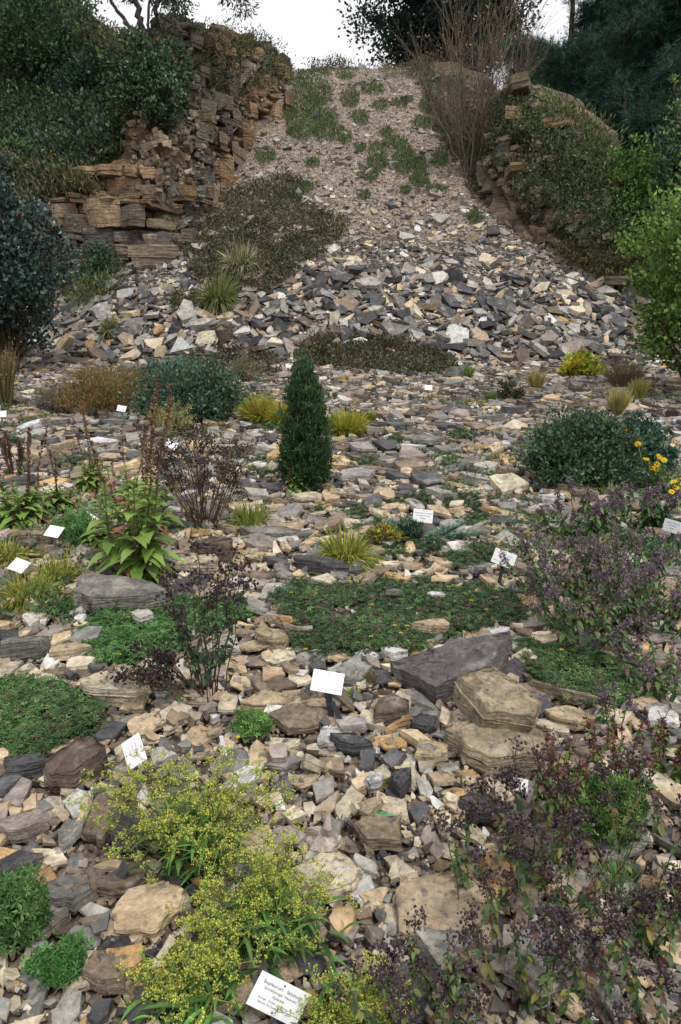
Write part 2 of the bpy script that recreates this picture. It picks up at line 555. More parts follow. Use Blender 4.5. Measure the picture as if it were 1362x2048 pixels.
# ------------------------------------------------------------ terrain sheet
def build_terrain():
    def ax(n, a, b, c0, p):
        u = np.linspace(-1, 1, n)
        return c0 + np.sign(u) * np.abs(u) ** p * np.where(u < 0, c0 - a, b - c0)
    xs = ax(460, -140, 140, 0, 1.9)
    ys = np.concatenate([-60 + 58 * np.linspace(0, 1, 14)[:-1], np.geomspace(1.0, 40.0, 430) - 3.0, np.linspace(37.3, 150, 90)[1:]])
    X, Y = np.meshgrid(xs, ys)
    Z = H(X, Y)
    Z = Z - 0.02
    n, m = X.shape
    i = np.arange(n - 1)[:, None] * m + np.arange(m - 1)[None]
    F = np.stack([i, i + 1, i + m + 1, i + m], -1).reshape(-1, 4)
    x, y = X.ravel(), Y.ravel()
    s1, _, _ = polydist(x, y, LF); s2, _, _ = polydist(x, y, RF)
    garden = lin((112, 100, 90)); up = lin((136, 122, 110)); soil = lin((72, 66, 50)); dk = lin((88, 78, 68)); och = lin((150, 118, 80))
    w = sstep(y, 19, 23)[:, None]
    w2 = sstep(y, 14, 16)[:, None]
    c = garden * (1 - w2) + dk * w2
    c = c * (1 - w) + up * w
    k = sstep(s1, -0.1, 0.3)[:, None]
    c = c * (1 - k) + soil * k
    k = sstep(s2, 0.1, 0.6)[:, None]
    gy_ = sstep(s2, 1.2, 2.0)[:, None]
    c = c * (1 - k) + ((soil * .8 + och * .2) * (1 - gy_) + lin((84, 90, 56)) * gy_) * k
    mb = MB()
    mb.add(np.stack([X, Y, Z], -1), [F], c)
    o = mb.build('ground', M_SOIL, smooth=True)
    tag(o, kind='structure')
    o['label'] = 'stony soil of the terraced garden and quarry slope'


build_terrain()

def slab_tpl(rng, K, N, nl, wedge=0.1, rag=0.03, roundtop=0.06, inner=True):
    """an irregular cleaved slab inside a unit box: broken outline, ledged sides, stepped top"""
    ang = np.sort((np.arange(K) + rng.uniform(-.42, .42, K)) * 2 * math.pi / K)
    rr = rng.uniform(0.58, 1.0, K)
    cx, cy = rr * np.cos(ang), rr * np.sin(ang)
    if N <= K:
        bx, by = cx, cy; N = K
    else:
        per = np.hypot(np.roll(cx, -1) - cx, np.roll(cy, -1) - cy)
        cum = np.concatenate([[0], np.cumsum(per)])
        cnt = np.maximum(1, np.round(per / cum[-1] * N)).astype(int)
        bx, by = [], []
        for i in range(K):
            t = np.arange(cnt[i]) / cnt[i]; j = (i + 1) % K
            bx += list(cx[i] + (cx[j] - cx[i]) * t); by += list(cy[i] + (cy[j] - cy[i]) * t)
        bx, by = np.array(bx), np.array(by); N = len(bx)
        sd = rng.integers(0, 999)
        d = 0.16 * fbm(bx * 2.2 + 7, by * 2.2, 3, sd) + rng.normal(0, rag * .5, N)
        bx = bx * (1 + d); by = by * (1 + d)
    sd = int(rng.integers(0, 999))
    V = []; rings = []; F4 = []; F3 = []
    wa, wb = rng.uniform(-wedge, wedge, 2) * 2.5
    def band(a, b):
        for i in range(N):
            j = (i + 1) % N
            F4.append([a + i, a + j, b + j, b + i])
    def ring(X, Y, Z):
        rings.append(len(V)); V.extend(zip(X, Y, np.broadcast_to(Z, X.shape)))
        if len(rings) > 1: band(rings[-2], rings[-1])
    ox, oy = rng.normal(0, 0.05, 2)
    if nl <= 2:
        s0 = rng.uniform(.78, 1.0)
        ring(bx * s0 + ox, by * s0 + oy, -0.5 + 0 * bx)
        ring(bx, by, 0.5 + (wa * bx + wb * by) * 1.2 + rng.normal(0, .08, N))
    else:
        zz = np.concatenate([[-0.5], np.sort(rng.uniform(-.35, .4, nl - 2)), [0.5]])
        for k in range(nl - 1):
            ins = 1 + rng.normal(0, 0.022) - (0.05 if k == 0 else 0) + 0.07 * fbm(bx * 2 + k * 3.1, by * 2, 2, sd + k)
            lx, ly = rng.normal(0, 0.012, 2)
            for q, z in enumerate((zz[k], zz[k + 1])):
                w = (z + .5) * 1.0
                Zr = z + w * (wa * bx + wb * by) * 1.2 + 0.05 * fbm(bx * 3, by * 3 + z, 2, sd + 40)
                s_ = ins * ((0.93, 1.0)[q] if k == 0 else (1.0, 0.985)[q])
                ring(bx * s_ + lx, by * s_ + ly, Zr)
    if inner:
        rl = [0.95, 0.8, 0.6, 0.4, 0.2] if N > 20 else ([0.9, 0.5] if N > 10 else [0.6])
        for r in rl:
            X = bx * r; Y = by * r
            if N > 20:
                X = X + 0.05 * fbm(X * 4, Y * 4, 2, sd + 3); Y = Y + 0.05 * fbm(X * 4 + 9, Y * 4, 2, sd + 4)
            Z = 0.5 + (wa * X + wb * Y) * 1.2 + roundtop * (1.1 - r)
            n_ = fbm(X * 1.3, Y * 1.3, 2, sd + 60)
            Z = Z - 0.13 * sstep(n_, 0.05, 0.11) - 0.12 * sstep(-n_, 0.16, 0.2) + 0.09 * fbm(X * 3.2, Y * 3.2, 3, sd + 70)
            ring(X, Y, Z)
    c = len(V); V.append((0, 0, float(np.mean([v[2] for v in V[rings[-1]:]]))))
    a = rings[-1]
    for i in range(N): F3.append([a + i, a + (i + 1) % N, c])
    c = len(V); V.append((ox, oy, -0.5))
    for i in range(N): F3.append([(i + 1) % N, i, c])
    V = np.array(V, float)
    V[:, :2] *= 0.5 / 0.88
    return V, [np.array(F4), np.array(F3)]


# ------------------------------------------------------------ cliffs: bedded and jointed rock faces
def cliff(name, label, foot, u0, u1, gdir, dmax, seed, pal, du=0.05, dv=0.045, proud=0.3, skip=.07):
    rng = np.random.default_rng(seed)
    seg = np.linalg.norm(np.diff(foot[:, :2], axis=0), axis=1)
    cum = np.concatenate([[0], np.cumsum(seg)])
    us = np.arange(cum[0] + u0, u1, du)
    # smooth foot line
    dense = np.arange(0, cum[-1], 0.1)
    fx = np.interp(dense, cum, foot[:, 0]); fy = np.interp(dense, cum, foot[:, 1]); fz = np.interp(dense, cum, foot[:, 2])
    ker = np.hanning(15); ker /= ker.sum()
    pad = lambda a: np.convolve(np.pad(a, 7, 'edge'), ker, 'valid')
    fx, fy = pad(fx), pad(fy)
    bx = np.interp(us, dense, fx); by = np.interp(us, dense, fy); bz = np.interp(us, dense, fz)
    tx = np.gradient(np.interp(us, dense, fx)); ty = np.gradient(np.interp(us, dense, fy))
    ll = np.hypot(tx, ty); nx, ny = -ty / ll, tx / ll           # inward
    ker = np.hanning(25); ker /= ker.sum()
    nx = np.convolve(np.pad(nx, 12, 'edge'), ker, 'valid'); ny = np.convolve(np.pad(ny, 12, 'edge'), ker, 'valid')
    g = gdir(us, bx, by); g = g / np.linalg.norm(g, axis=-1, keepdims=True)
    dm = dmax(us, bx, by)
    ss = np.linspace(0, 1, 120)[:, None] * dm[None]
    prof = np.maximum.accumulate(H(bx[None] + g[None, :, 0] * ss, by[None] + g[None, :, 1] * ss), 0) - bz[None]
    prof = np.maximum(prof, 0) + np.linspace(0, .02, 120)[:, None]
    ker = np.hanning(11); ker /= ker.sum()
    prof = np.apply_along_axis(lambda a: np.convolve(np.pad(a, 5, 'edge'), ker, 'valid'), 1, prof)
    hs_ = np.maximum(prof[-1] + .5, .8)
    nv = int(hs_.max() / dv) + 2
    tt = np.linspace(0, 1, nv)
    U = np.repeat(us[None], nv, 0)
    V = tt[:, None] * hs_[None] - 0.5
    Zabs = V + 0.10 * U + 0.7 * fbm(U * 0.3, V * 0.3, 2, seed) + 0.14 * fbm(U * 1.3, V * 1.5, 3, seed + 41)      # beds dip gently
    # beds
    edges = [-4.0]
    while edges[-1] < 60:
        edges.append(edges[-1] + rng.choice([0.16, 0.28, 0.42, 0.6, 0.8], p=[.2, .25, .25, .18, .12]) * rng.uniform(.8, 1.2))
    edges = np.array(edges)
    li = np.searchsorted(edges, Zabs) - 1
    lay_off = rng.uniform(-0.16, 0.26, len(edges)); lay_off[rng.random(len(edges)) < 0.18] -= 0.28
    fv = Zabs - edges[li]; th = edges[li + 1] - edges[li]
    bw = 0.45 + 1.1 * _hash(li, li * 0 + 3, 0, seed)
    # joints roughly follow through neighbouring beds
    ub = (U + 0.35 * fbm(U * .8, V * 1.1, 3, seed + 5) + 0.8 * _hash(li, li * 0 + 8, 0, seed)) / bw
    bi = np.floor(ub); fu = (ub - bi) * bw
    off = lay_off[li] + 0.42 * (_hash(bi, li, 0, seed + 3) - 0.5)
    big = 0.9 * fbm(U * 0.28, V * 0.22, 3, seed + 9)
    tilt = (_hash(bi, li, 1, seed) - 0.5) * 0.5 * (fu / bw - 0.5) + (_hash(bi, li, 2, seed) - 0.4) * 0.3 * (fv / th - .5)
    edge = np.minimum(np.minimum(fu, bw - fu), np.minimum(fv, th - fv) * 1.3)
    gap = -0.22 * np.exp(-(edge / 0.035) ** 2) - 0.02 * np.exp(-(edge / 0.1) ** 2)
    hole = np.where(_hash(bi, li, 4, seed) > 0.93, -0.45, 0)
    rough = 0.05 * fbm(U * 2.5, V * 3.5, 4, seed + 13) + 0.035 * fbm(U * 11, V * 13, 2, seed + 19)
    soft = sstep(fbm(U * 0.35 + 5, V * 0.45, 3, seed + 25), 0.1, 0.3)    # rubbly weathered parts
    rub = 0.16 * fbm(U * 3, V * 4, 4, seed + 29)
    D = proud + big * 0.6 * (1 - 0.5 * sstep(V, 3, 6)) + (off + tilt + gap + hole) * (1 - 0.75 * soft) + rub * soft + rough
    D[0] -= .2
    D[-1] = -1.2
    s = np.stack([np.interp(V[:, j], prof[:, j], ss[:, j]) for j in range(len(us))], 1)
    X = bx[None] + g[None, :, 0] * s - nx[None] * D
    Y = by[None] + g[None, :, 1] * s - ny[None] * D
    Z = bz[None] + V
    Z[-1] -= 0.25
    # colours by bed and block
    pc = np.array([lin(p[1]) for p in pal]); w = np.array([p[0] for p in pal], float); w /= w.sum(); cw = np.cumsum(w)
    hb = _hash(bi, li, 6, seed)
    ci = np.searchsorted(cw, hb)
    C = pc[np.clip(ci, 0, len(pc) - 1)]
    zone = sstep(fbm(U * .3 + 9, V * .35, 3, seed + 33) + 0.1 - 0.09 * np.abs(V - 3.4), -0.1, 0.18)[..., None]
    och = lin((170, 135, 92)); C = C * (1 - 0.32 * zone) + och * 0.32 * zone * (0.7 + .5 * hb[..., None])
    C = C * (0.62 + 0.4 * _hash(bi, li, 7, seed))[..., None]
    C = C * (1 - 0.25 * soft[..., None]) + lin((165, 135, 98)) * 0.25 * soft[..., None]
    n, m = U.shape
    i = np.arange(n - 1)[:, None] * m + np.arange(m - 1)[None]
    F = np.stack([i, i + 1, i + m + 1, i + m], -1).reshape(-1, 4)
    mb = MB(); mb.add(np.stack([X, Y, Z], -1), [F], C.reshape(-1, 3) * .75)
    # jointed blocks standing proud of the face, bed by bed
    TP = [slab_tpl(rng, 4, 16, 4, 0.05, 0.03, 0.03) for _ in range(14)]
    sf_ = lambda j, q: float(np.interp(q, V[:, j], np.arange(n)))
    Ms, Ts, Cs = [], [], []
    zlo = float((V + 0.10 * U).min()); zhi = float((V + 0.10 * U).max())
    e = zlo
    while e < zhi:
        th = float(rng.choice([.14, .22, .34, .5, .72], p=[.22, .26, .26, .17, .09])) * rng.uniform(.8, 1.15)
        u = us[0]; lo_ = rng.uniform(-.14, .2)
        if rng.random() < .14: lo_ -= .25
        while u < us[-1]:
            bw_ = rng.uniform(.35, 1.6) * (.6 + .9 * th)
            j = int(np.clip((u + bw_ / 2 - us[0]) / du, 0, m - 1))
            v = e + th / 2 - 0.10 * us[j] + .25 * float(fbm(np.array(us[j] * .35), np.array(e * .4), 2, seed))
            if V[0, j] - .1 < v < V[-2, j] + .1 and rng.random() > skip:
                r_ = int(np.clip(round(sf_(j, v)), 0, n - 3))
                off_ = lo_ + rng.normal(0, .1) + .12
                big_ = float(soft[r_, j])
                sc_ = 1 - .45 * big_
                tv = np.array([ny[j], -nx[j], 0.0]); ov = np.array([nx[j], ny[j], 0.0])
                a_ = rng.normal(0, .16 + .25 * big_); t2 = tv * math.cos(a_) + ov * math.sin(a_); o2 = -tv * math.sin(a_) + ov * math.cos(a_)
                up = np.array([0, 0, 1.0]) + tv * rng.normal(-.06, .10 + .15 * big_) + ov * rng.normal(0, .06)
                Ms.append(np.stack([t2 * bw_ * 1.06 * sc_, o2 * rng.uniform(.6, .95), unit(up) * th * rng.uniform(.75, 1.1) * sc_], -1))
                Ts.append(np.array([X[r_, j], Y[r_, j], bz[j] + v]) + ov * (.12 - off_))
                cc_ = pc[rng.choice(len(pc), p=w)] * rng.uniform(.62, 1.12)
                zz_ = float(zone[r_, j, 0]); gk = float(sstep(v, 3.8, 6.0)); cc_ = cc_ * (1 - .7 * gk) + lin((108, 102, 96)) * .7 * gk * rng.uniform(.6, 1.1); zz_ *= 1 - gk; Cs.append(cc_ * (1 - .6 * zz_) + och * rng.uniform(.7, 1.1) * .6 * zz_)
            u += bw_
        e += th
    Ms, Ts, Cs = np.array(Ms), np.array(Ts), np.array(Cs); wh = rng.integers(0, 14, len(Ts))
    for k in range(14):
        q = wh == k
        mb.inst(TP[k][0], TP[k][1], Ms[q], Ts[q], Cs[q])
    o = mb.build(name, M_CLIFF)
    o['kind'] = 'structure'; o['label'] = label
    return o


def cum_of(foot, idx):
    seg = np.linalg.norm(np.diff(foot[:, :2], axis=0), axis=1)
    return np.concatenate([[0], np.cumsum(seg)])[idx]


def hL(us, bx, by, bz):
    # height at which the ramp meets the plateau
    out = np.zeros_like(us)
    for it in range(60):
        h = 0.25 * it
        s = inv_left(np.full_like(us, h), bx)
        # inward is roughly back-left
        z = bz + h
        pl = plat_left(bx - 0.75 * s, by + 0.65 * s)
        out = np.where(z < pl + 0.2, h, out)
    ker = np.hanning(31); ker /= ker.sum()
    out = np.convolve(np.pad(out, 15, 'edge'), ker, 'valid')
    w = sstep(bx, -7.2, -5.6)
    return np.maximum((out + 0.3) * w + 3.0 * (1 - w), 0.8)


def inv_left(h, bx):
    a = np.where(h < 2.2, h / 2.4, 0.9 + (h - 2.2) / 2.1)
    b = np.where(h < 2.9, h / 2.6, 1.1 + (h - 2.9) / 1.12)
    w = sstep(bx, -7.6, -6.0)
    return a * w + b * (1 - w)


CPAL = [(3, (112, 102, 94), 1), (3, (128, 114, 98), 1), (3, (86, 82, 80), 1), (1, (148, 130, 104), 1), (1, (96, 78, 62), 1)]
cliff('cliff_face', 'bedded tan and grey quarry face left of the scree chute', LF, cum_of(LF, 2) - 0.3, cum_of(LF, 11) - 0.3,
      lambda us, bx, by: np.stack([-0.62 * sstep(by, 21.0, 25.0) + .12, 1 - .35 * sstep(by, 22, 30)], -1), lambda us, bx, by: 1.35 + 3.6 * sstep(bx, -7.0, -5.4), 5, CPAL)
cliff('cliff_face', 'low jointed rock spur right of the scree chute', RF, cum_of(RF, 1) + 2, cum_of(RF, 8) - 1,
      lambda us, bx, by: np.stack([.8 + 0 * us, .25 + .5 * sstep(bx, 5, 8)], -1), lambda us, bx, by: 1.75 + 0 * us, 8, [(3, (112, 102, 90), 1), (3, (140, 122, 98), 1), (2, (86, 82, 78), 1), (1, (140, 124, 102), 1)], skip=.58)

# ------------------------------------------------------------ stones
PAL = {
    'buff': (198, 176, 144), 'pale buff': (216, 202, 176), 'ochre': (200, 164, 116), 'tan brown': (152, 134, 114), 'brown': (118, 102, 90),
    'mid grey': (134, 131, 126), 'pale grey': (184, 180, 172), 'dark grey': (88, 87, 89), 'blackish grey': (62, 61, 63), 'white': (226, 224, 220),
    'pinkish grey': (164, 150, 142), 'lichened tan': (182, 165, 138), 'slate': (118, 113, 112), 'pale cream': (216, 190, 158)}
ZP = {
    'near': dict(buff=20, **{'pale buff': 17, 'ochre': 2.5, 'tan brown': 16, 'brown': 4, 'mid grey': 13, 'pale grey': 9, 'dark grey': 12, 'pinkish grey': 6, 'white': 3}),
    'mid': dict(buff=12, **{'pale buff': 8, 'ochre': 2, 'tan brown': 14, 'brown': 4, 'mid grey': 18, 'pale grey': 12, 'dark grey': 14, 'pinkish grey': 10, 'white': 3}),
    'pile': dict(buff=5, **{'pale buff': 9, 'ochre': 1, 'tan brown': 9, 'brown': 5, 'mid grey': 24, 'pale grey': 16, 'dark grey': 24, 'blackish grey': 10, 'white': 4, 'pinkish grey': 8}),
    'upper': dict(buff=8, **{'pale buff': 10, 'tan brown': 18, 'mid grey': 18, 'pale grey': 14, 'pinkish grey': 22, 'white': 5, 'dark grey': 5}),
}


_r = np.random.default_rng(3)
LO = [slab_tpl(_r, int(_r.integers(4, 7)), 0, 2, 0.16, 0.02, 0.03, False) for _ in range(24)]
MIDT = [slab_tpl(_r, int(_r.integers(4, 7)), 14, 3, 0.12, 0.03, 0.05) for _ in range(16)]


def rotmats(yaw, tx, ty, n=None):
    """yaw about z, small tilts, then align z to n"""
    N = len(yaw)
    cy, sy = np.cos(yaw), np.sin(yaw)
    Rz = np.zeros((N, 3, 3)); Rz[:, 0, 0] = cy; Rz[:, 0, 1] = -sy; Rz[:, 1, 0] = sy; Rz[:, 1, 1] = cy; Rz[:, 2, 2] = 1
    ct, st = np.cos(tx), np.sin(tx)
    Rx = np.zeros((N, 3, 3)); Rx[:, 0, 0] = 1; Rx[:, 1, 1] = ct; Rx[:, 1, 2] = -st; Rx[:, 2, 1] = st; Rx[:, 2, 2] = ct
    ct, st = np.cos(ty), np.sin(ty)
    Ry = np.zeros((N, 3, 3)); Ry[:, 1, 1] = 1; Ry[:, 0, 0] = ct; Ry[:, 0, 2] = st; Ry[:, 2, 0] = -st; Ry[:, 2, 2] = ct
    R = Rx @ Ry @ Rz
    if n is not None:
        z = n; x = unit(np.cross(np.broadcast_to([0, 1.0, 0], z.shape), z)); y = np.cross(z, x)
        R = np.stack([x, y, z], -1) @ R
    return R


STONES = []   # every stone: (P, L, W, T, yaw, tx, ty, n, colour name, zone)


class Grid:
    def __init__(self, c):
        self.c = c; self.d = {}

    def ok(self, x, y, r, k):
        c = self.c; ix, iy = int(x // c), int(y // c)
        m = int(r * 2 // c) + 1
        for i in range(ix - m, ix + m + 1):
            for j in range(iy - m, iy + m + 1):
                for (a, b, q) in self.d.get((i, j), ()):
                    if (a - x) ** 2 + (b - y) ** 2 < (k * (q + r)) ** 2:
                        return False
        return True

    def put(self, x, y, r):
        self.d.setdefault((int(x // self.c), int(y // self.c)), []).append((x, y, r))


def inpoly(px, py, poly):
    poly = np.asarray(poly, float)
    r = np.zeros(np.shape(px), bool)
    n = len(poly)
    for i in range(n):
        ax, ay = poly[i]; bx, by = poly[(i + 1) % n]
        if ay != by:
            r ^= ((ay > py) != (by > py)) & (px < (bx - ax) * (py - ay) / (by - ay) + ax)
    return r


# patches of low plants in the picture; stones keep clear of their middles
MATS = {
    'left_mat': [(-30, 1375), (60, 1362), (120, 1375), (170, 1410), (200, 1440), (190, 1475), (120, 1495), (60, 1525), (-30, 1530)],
    'slab_mat': [(165, 1270), (200, 1225), (320, 1205), (420, 1200), (520, 1215), (500, 1240), (400, 1270), (330, 1315), (240, 1338), (180, 1325)],
    'centre_mat': [(535, 1185), (600, 1168), (760, 1160), (900, 1165), (1040, 1185), (1065, 1215), (1060, 1245), (960, 1270), (860, 1300), (760, 1312), (700, 1325), (620, 1318), (585, 1290), (570, 1240)],
    'right_mat': [(1040, 1285), (1110, 1290), (1200, 1315), (1255, 1350), (1262, 1395), (1215, 1418), (1150, 1408), (1070, 1370)],
}
G = Grid(0.3)
HERO = []


def hero(px, py, w, h, t, colour, label, yaw=0.0, tx=0.0, ty=0.0, seed=1, cat='stone', name='stone_slab', lift=0.35, K=6, layers=6, aspect=None, second=None):
    HERO.append(dict(px=px, py=py, w=w, h=h, t=t, colour=colour, label=label, yaw=yaw, tx=tx, ty=ty, seed=seed, cat=cat, name=name, lift=lift, K=K, layers=layers, second=second))


# px, py: where the middle of its foot meets the ground; w: width, h: depth away from the viewer, t: thickness, all in metres
hero(920, 1398, .58, .30, .16, 'slate', 'largest dark slate boulder, long and tilted, striped with thin layers', yaw=.16, tx=.12, ty=-.2, seed=4, name='slate_boulder', cat='boulder', lift=.5, K=6, layers=9)
hero(1000, 1540, .40, .27, .10, 'lichened tan', 'lower half of the stacked tan boulders, under the flat lichened block', yaw=-.1, ty=.1, seed=14, name='limestone_boulder', cat='boulder', lift=.4, K=7, layers=5)
hero(1005, 1500, .40, .30, .13, 'lichened tan', 'big flat lichened tan boulder lying in front of the dark slate boulder', yaw=-.2, tx=.16, ty=.16, seed=23, name='limestone_boulder', cat='boulder', lift=1.0, K=6, layers=5)
hero(215, 1232, .62, .34, .13, 'mid grey', 'long flat grey rock with yellow lichen below the tall broad-leaved plant', yaw=.05, tx=.10, seed=33, name='rock_slab', cat='rock', lift=.55, K=7, layers=6)
hero(140, 1572, .235, .19, .105, 'brown', 'thick rusty brown block at the lower edge of the left green mat', yaw=.05, tx=.05, seed=43, name='stone_block', lift=.45, K=6)
hero(40, 1560, .22, .10, .07, 'dark grey', 'dark slate bar beside the rusty brown block', yaw=.1, seed=44, lift=.45, K=5)
hero(290, 1870, .215, .17, .04, 'pale cream', 'large pale buff slab with a smooth top left of the yellow umbel plant', yaw=.45, tx=.06, seed=45, lift=.9, K=7)
hero(1006, 1810, .115, .17, .05, 'ochre', 'smooth golden upright stone among the dark seedheads', yaw=.1, tx=.35, seed=46, lift=.8, K=7)
hero(50, 1325, .26, .13, .10, 'mid grey', 'grey layered slab with a tan top at the left edge', yaw=.35, tx=.1, ty=-.1, seed=47, lift=.5, K=5)
hero(130, 1322, .21, .13, .05, 'buff', 'flat pointed buff slab left of the green mat below the grey rock', yaw=.15, seed=48, lift=.6, K=5)
hero(225, 1418, .28, .17, .085, 'pale buff', 'broad cream and grey slab right of the left green mat', yaw=-.05, tx=.05, seed=49, lift=.6, K=7)
hero(785, 1455, .21, .15, .085, 'brown', 'brown pentagon block with a flat top left of the tan boulders', yaw=.1, tx=.08, seed=50, lift=.5, K=6)
hero(800, 1468, .17, .045, .03, 'ochre', 'thin golden shard leaning in front of the brown pentagon block', yaw=.5, ty=-.3, seed=51, lift=1.2, K=5)
hero(845, 1470, .12, .10, .035, 'dark grey', 'dark slab with a tan streak beside the golden shard', yaw=.3, seed=52, lift=.9, K=5)
hero(585, 1470, .24, .17, .045, 'tan brown', 'wide flat tan slab left of the post of the tilted white sign', yaw=-.1, seed=53, lift=.7, K=7)
hero(540, 1425, .21, .14, .04, 'buff', 'buff slab behind the yellow flowered weed', yaw=.3, seed=54, lift=.7, K=6)
hero(765, 1712, .19, .16, .05, 'tan brown', 'rough grey tan slab right of the yellow umbel plant', yaw=.5, seed=55, lift=.7, K=5)
hero(750, 1590, .09, .075, .05, 'white', 'bright white angular stone above the small glossy rosette', yaw=.3, tx=.2, seed=56, lift=.7, K=5)
hero(806, 1600, .095, .13, .07, 'dark grey', 'dark charcoal wedge right of the bright white stone', yaw=-.4, tx=.3, seed=57, lift=.6, K=5)
hero(975, 1650, .17, .09, .06, 'dark grey', 'smooth dark grey slab left of the dark seedheads', yaw=-.1, seed=58, lift=.6, K=6)
hero(938, 1585, .07, .06, .04, 'pale buff', 'small pale cream block below the stacked tan boulders', yaw=0, tx=.15, seed=59, lift=.6, K=5)
hero(855, 1535, .17, .14, .05, 'buff', 'buff slab at the left foot of the stacked tan boulders', yaw=-.4, seed=60, lift=.6, K=5)
hero(700, 1508, .16, .07, .05, 'dark grey', 'dark slate bar in front of the tilted white sign', yaw=-.1, seed=61, lift=.6, K=5)
hero(1130, 1405, .30, .06, .05, 'tan brown', 'long narrow tan beam of stone under the right green mat', yaw=-.62, seed=62, lift=.6, K=5)
hero(1150, 1460, .20, .13, .05, 'buff', 'buff slab right of the tan boulders', yaw=-.3, seed=63, lift=.5, K=6)
hero(1335, 1470, .20, .14, .04, 'white', 'large pale blue white slab at the right edge', yaw=-.1, seed=64, lift=.8, K=5)
hero(1270, 1555, .16, .17, .06, 'pinkish grey', 'pinkish upright slab behind the purple flowered weed', yaw=.1, tx=.3, seed=65, lift=.5, K=5)
hero(95, 1790, .13, .06, .05, 'ochre', 'bright orange shard standing on edge at lower left', yaw=-.7, tx=.3, seed=66, lift=.7, K=5)
hero(40, 1690, .20, .14, .05, 'pinkish grey', 'flat pinkish slab at the left edge below the brown block', yaw=.1, seed=67, lift=.7, K=6)
hero(30, 1765, .13, .11, .05, 'dark grey', 'dark slab under the flat pinkish slab at the left edge', yaw=.3, seed=68, lift=.5, K=5)
hero(130, 1830, .14, .13, .055, 'mid grey', 'dark rimmed grey slab with a pale middle at lower left', yaw=-.3, seed=69, lift=.7, K=6)
hero(240, 1800, .20, .13, .04, 'tan brown', 'speckled grey tan slab with dark patches above the large buff slab', yaw=.1, seed=70, lift=.6, K=7)
hero(60, 1800, .16, .11, .05, 'buff', 'buff slab over the dark slab at lower left', yaw=.25, seed=71, lift=.6, K=5)
hero(265, 1700, .22, .16, .07, 'dark grey', 'large dark slab half hidden behind the yellow umbel plant', yaw=-.2, seed=72, lift=.5, K=6)
hero(195, 1690, .14, .22, .05, 'tan brown', 'tall leaning tan slab left of the yellow umbel plant', yaw=.2, tx=.2, seed=73, lift=.6, K=6)
hero(215, 1985, .12, .11, .05, 'tan brown', 'squat tan block near the bottom left corner weeds', yaw=.2, seed=74, lift=.6, K=6)
hero(240, 1965, .11, .08, .04, 'ochre', 'rusty buff block near the bottom left of the umbel plant', yaw=.2, seed=75, lift=.8, K=6)
hero(80, 1890, .12, .16, .05, 'pinkish grey', 'pale pinkish slab beside the lower left weeds', yaw=-.2, seed=76, lift=.6, K=6)
hero(895, 1890, .38, .26, .05, 'lichened tan', 'very large flat sandy slab across the ground under the dark seedheads', yaw=-.05, seed=77, lift=.3, K=8)
hero(660, 1790, .22, .16, .05, 'pale buff', 'large pale slab behind the stems of the yellow umbel plant', yaw=.1, seed=78, lift=.4, K=7)
hero(905, 1970, .22, .16, .08, 'pale grey', 'whitish thick slab low down among the dark seedhead stems', yaw=-.3, seed=79, lift=.6, K=5)
hero(1100, 1990, .30, .18, .06, 'pale grey', 'pale grey slab at the foot of the tall purple seedheads', yaw=.2, seed=80, lift=.5, K=6)
hero(1080, 1730, .22, .20, .05, 'brown', 'brown slab sloping down under the tall purple seedheads', yaw=-.6, seed=81, lift=.5, K=5)
hero(1235, 1730, .20, .10, .03, 'pale grey', 'thin pale grey slab right of the leafy green weed', yaw=-.15, seed=82, lift=.8, K=5)
hero(540, 1298, .17, .15, .07, 'buff', 'rounded buff boulder left of the central green mat', yaw=-.1, seed=83, lift=.5, K=6)
hero(570, 1255, .20, .07, .04, 'buff', 'narrow buff slab along the upper left of the central green mat', yaw=-.1, seed=84, lift=.5, K=5)
hero(865, 1280, .22, .10, .06, 'buff', 'layered buff block lying on the edge of the central green mat', yaw=-.1, seed=85, lift=.9, K=6)
hero(870, 1205, .11, .06, .035, 'white', 'small white stone lying on the central green mat', yaw=-.3, seed=86, lift=.9, K=5)
hero(788, 1203, .12, .05, .03, 'mid grey', 'thin grey shard lying on the central green mat', yaw=-.1, seed=87, lift=1.6, K=5)
hero(735, 1330, .15, .13, .04, 'white', 'white chalky block left of the largest dark slate boulder', yaw=.2, seed=88, lift=.5, tx=.2, K=5)
hero(785, 1325, .13, .11, .05, 'white', 'white chalky block touching the end of the largest dark slate boulder', yaw=-.3, seed=89, lift=.5, K=5)
hero(280, 1255, .15, .1, .05, 'pale grey', 'pale slab in front of the long flat grey rock', yaw=-.1, seed=90, lift=.9, K=6)
hero(640, 1150, .36, .16, .09, 'dark grey', 'dark slab left of the green grass tussock', yaw=-.35, seed=91, lift=.5, K=5)
hero(430, 1130, .36, .22, .16, 'brown', 'dark brown block below the dark brown seedhead bush', yaw=-.1, seed=92, name='stone_block', lift=.4, K=6)
hero(395, 1150, .28, .18, .08, 'pale buff', 'rough pale slab right of the tall broad-leaved plant', yaw=-.1, seed=93, lift=.6, K=7)
hero(540, 1080, .45, .16, .06, 'mid grey', 'long grey slab below the dark brown seedhead bush', yaw=-.05, seed=94, lift=.6, K=6)
hero(622, 1008, .36, .16, .05, 'pale buff', 'pale cream slab at the foot of the conical juniper', yaw=.1, seed=95, lift=.8, K=6)
hero(230, 1108, .25, .2, .10, 'pale grey', 'pale grey slab left of the tall broad-leaved plant', yaw=0, seed=96, lift=.4, K=6)
hero(70, 1092, .40, .17, .09, 'tan brown', 'grey brown slab behind the leftmost grass tussock', yaw=.05, seed=97, lift=.5, K=6)
hero(667, 512, .55, .5, .2, 'white', 'brightest white block on the upper scree above the rock pile', yaw=-.2, tx=.5, seed=98, lift=.8, K=5, name='scree_block')
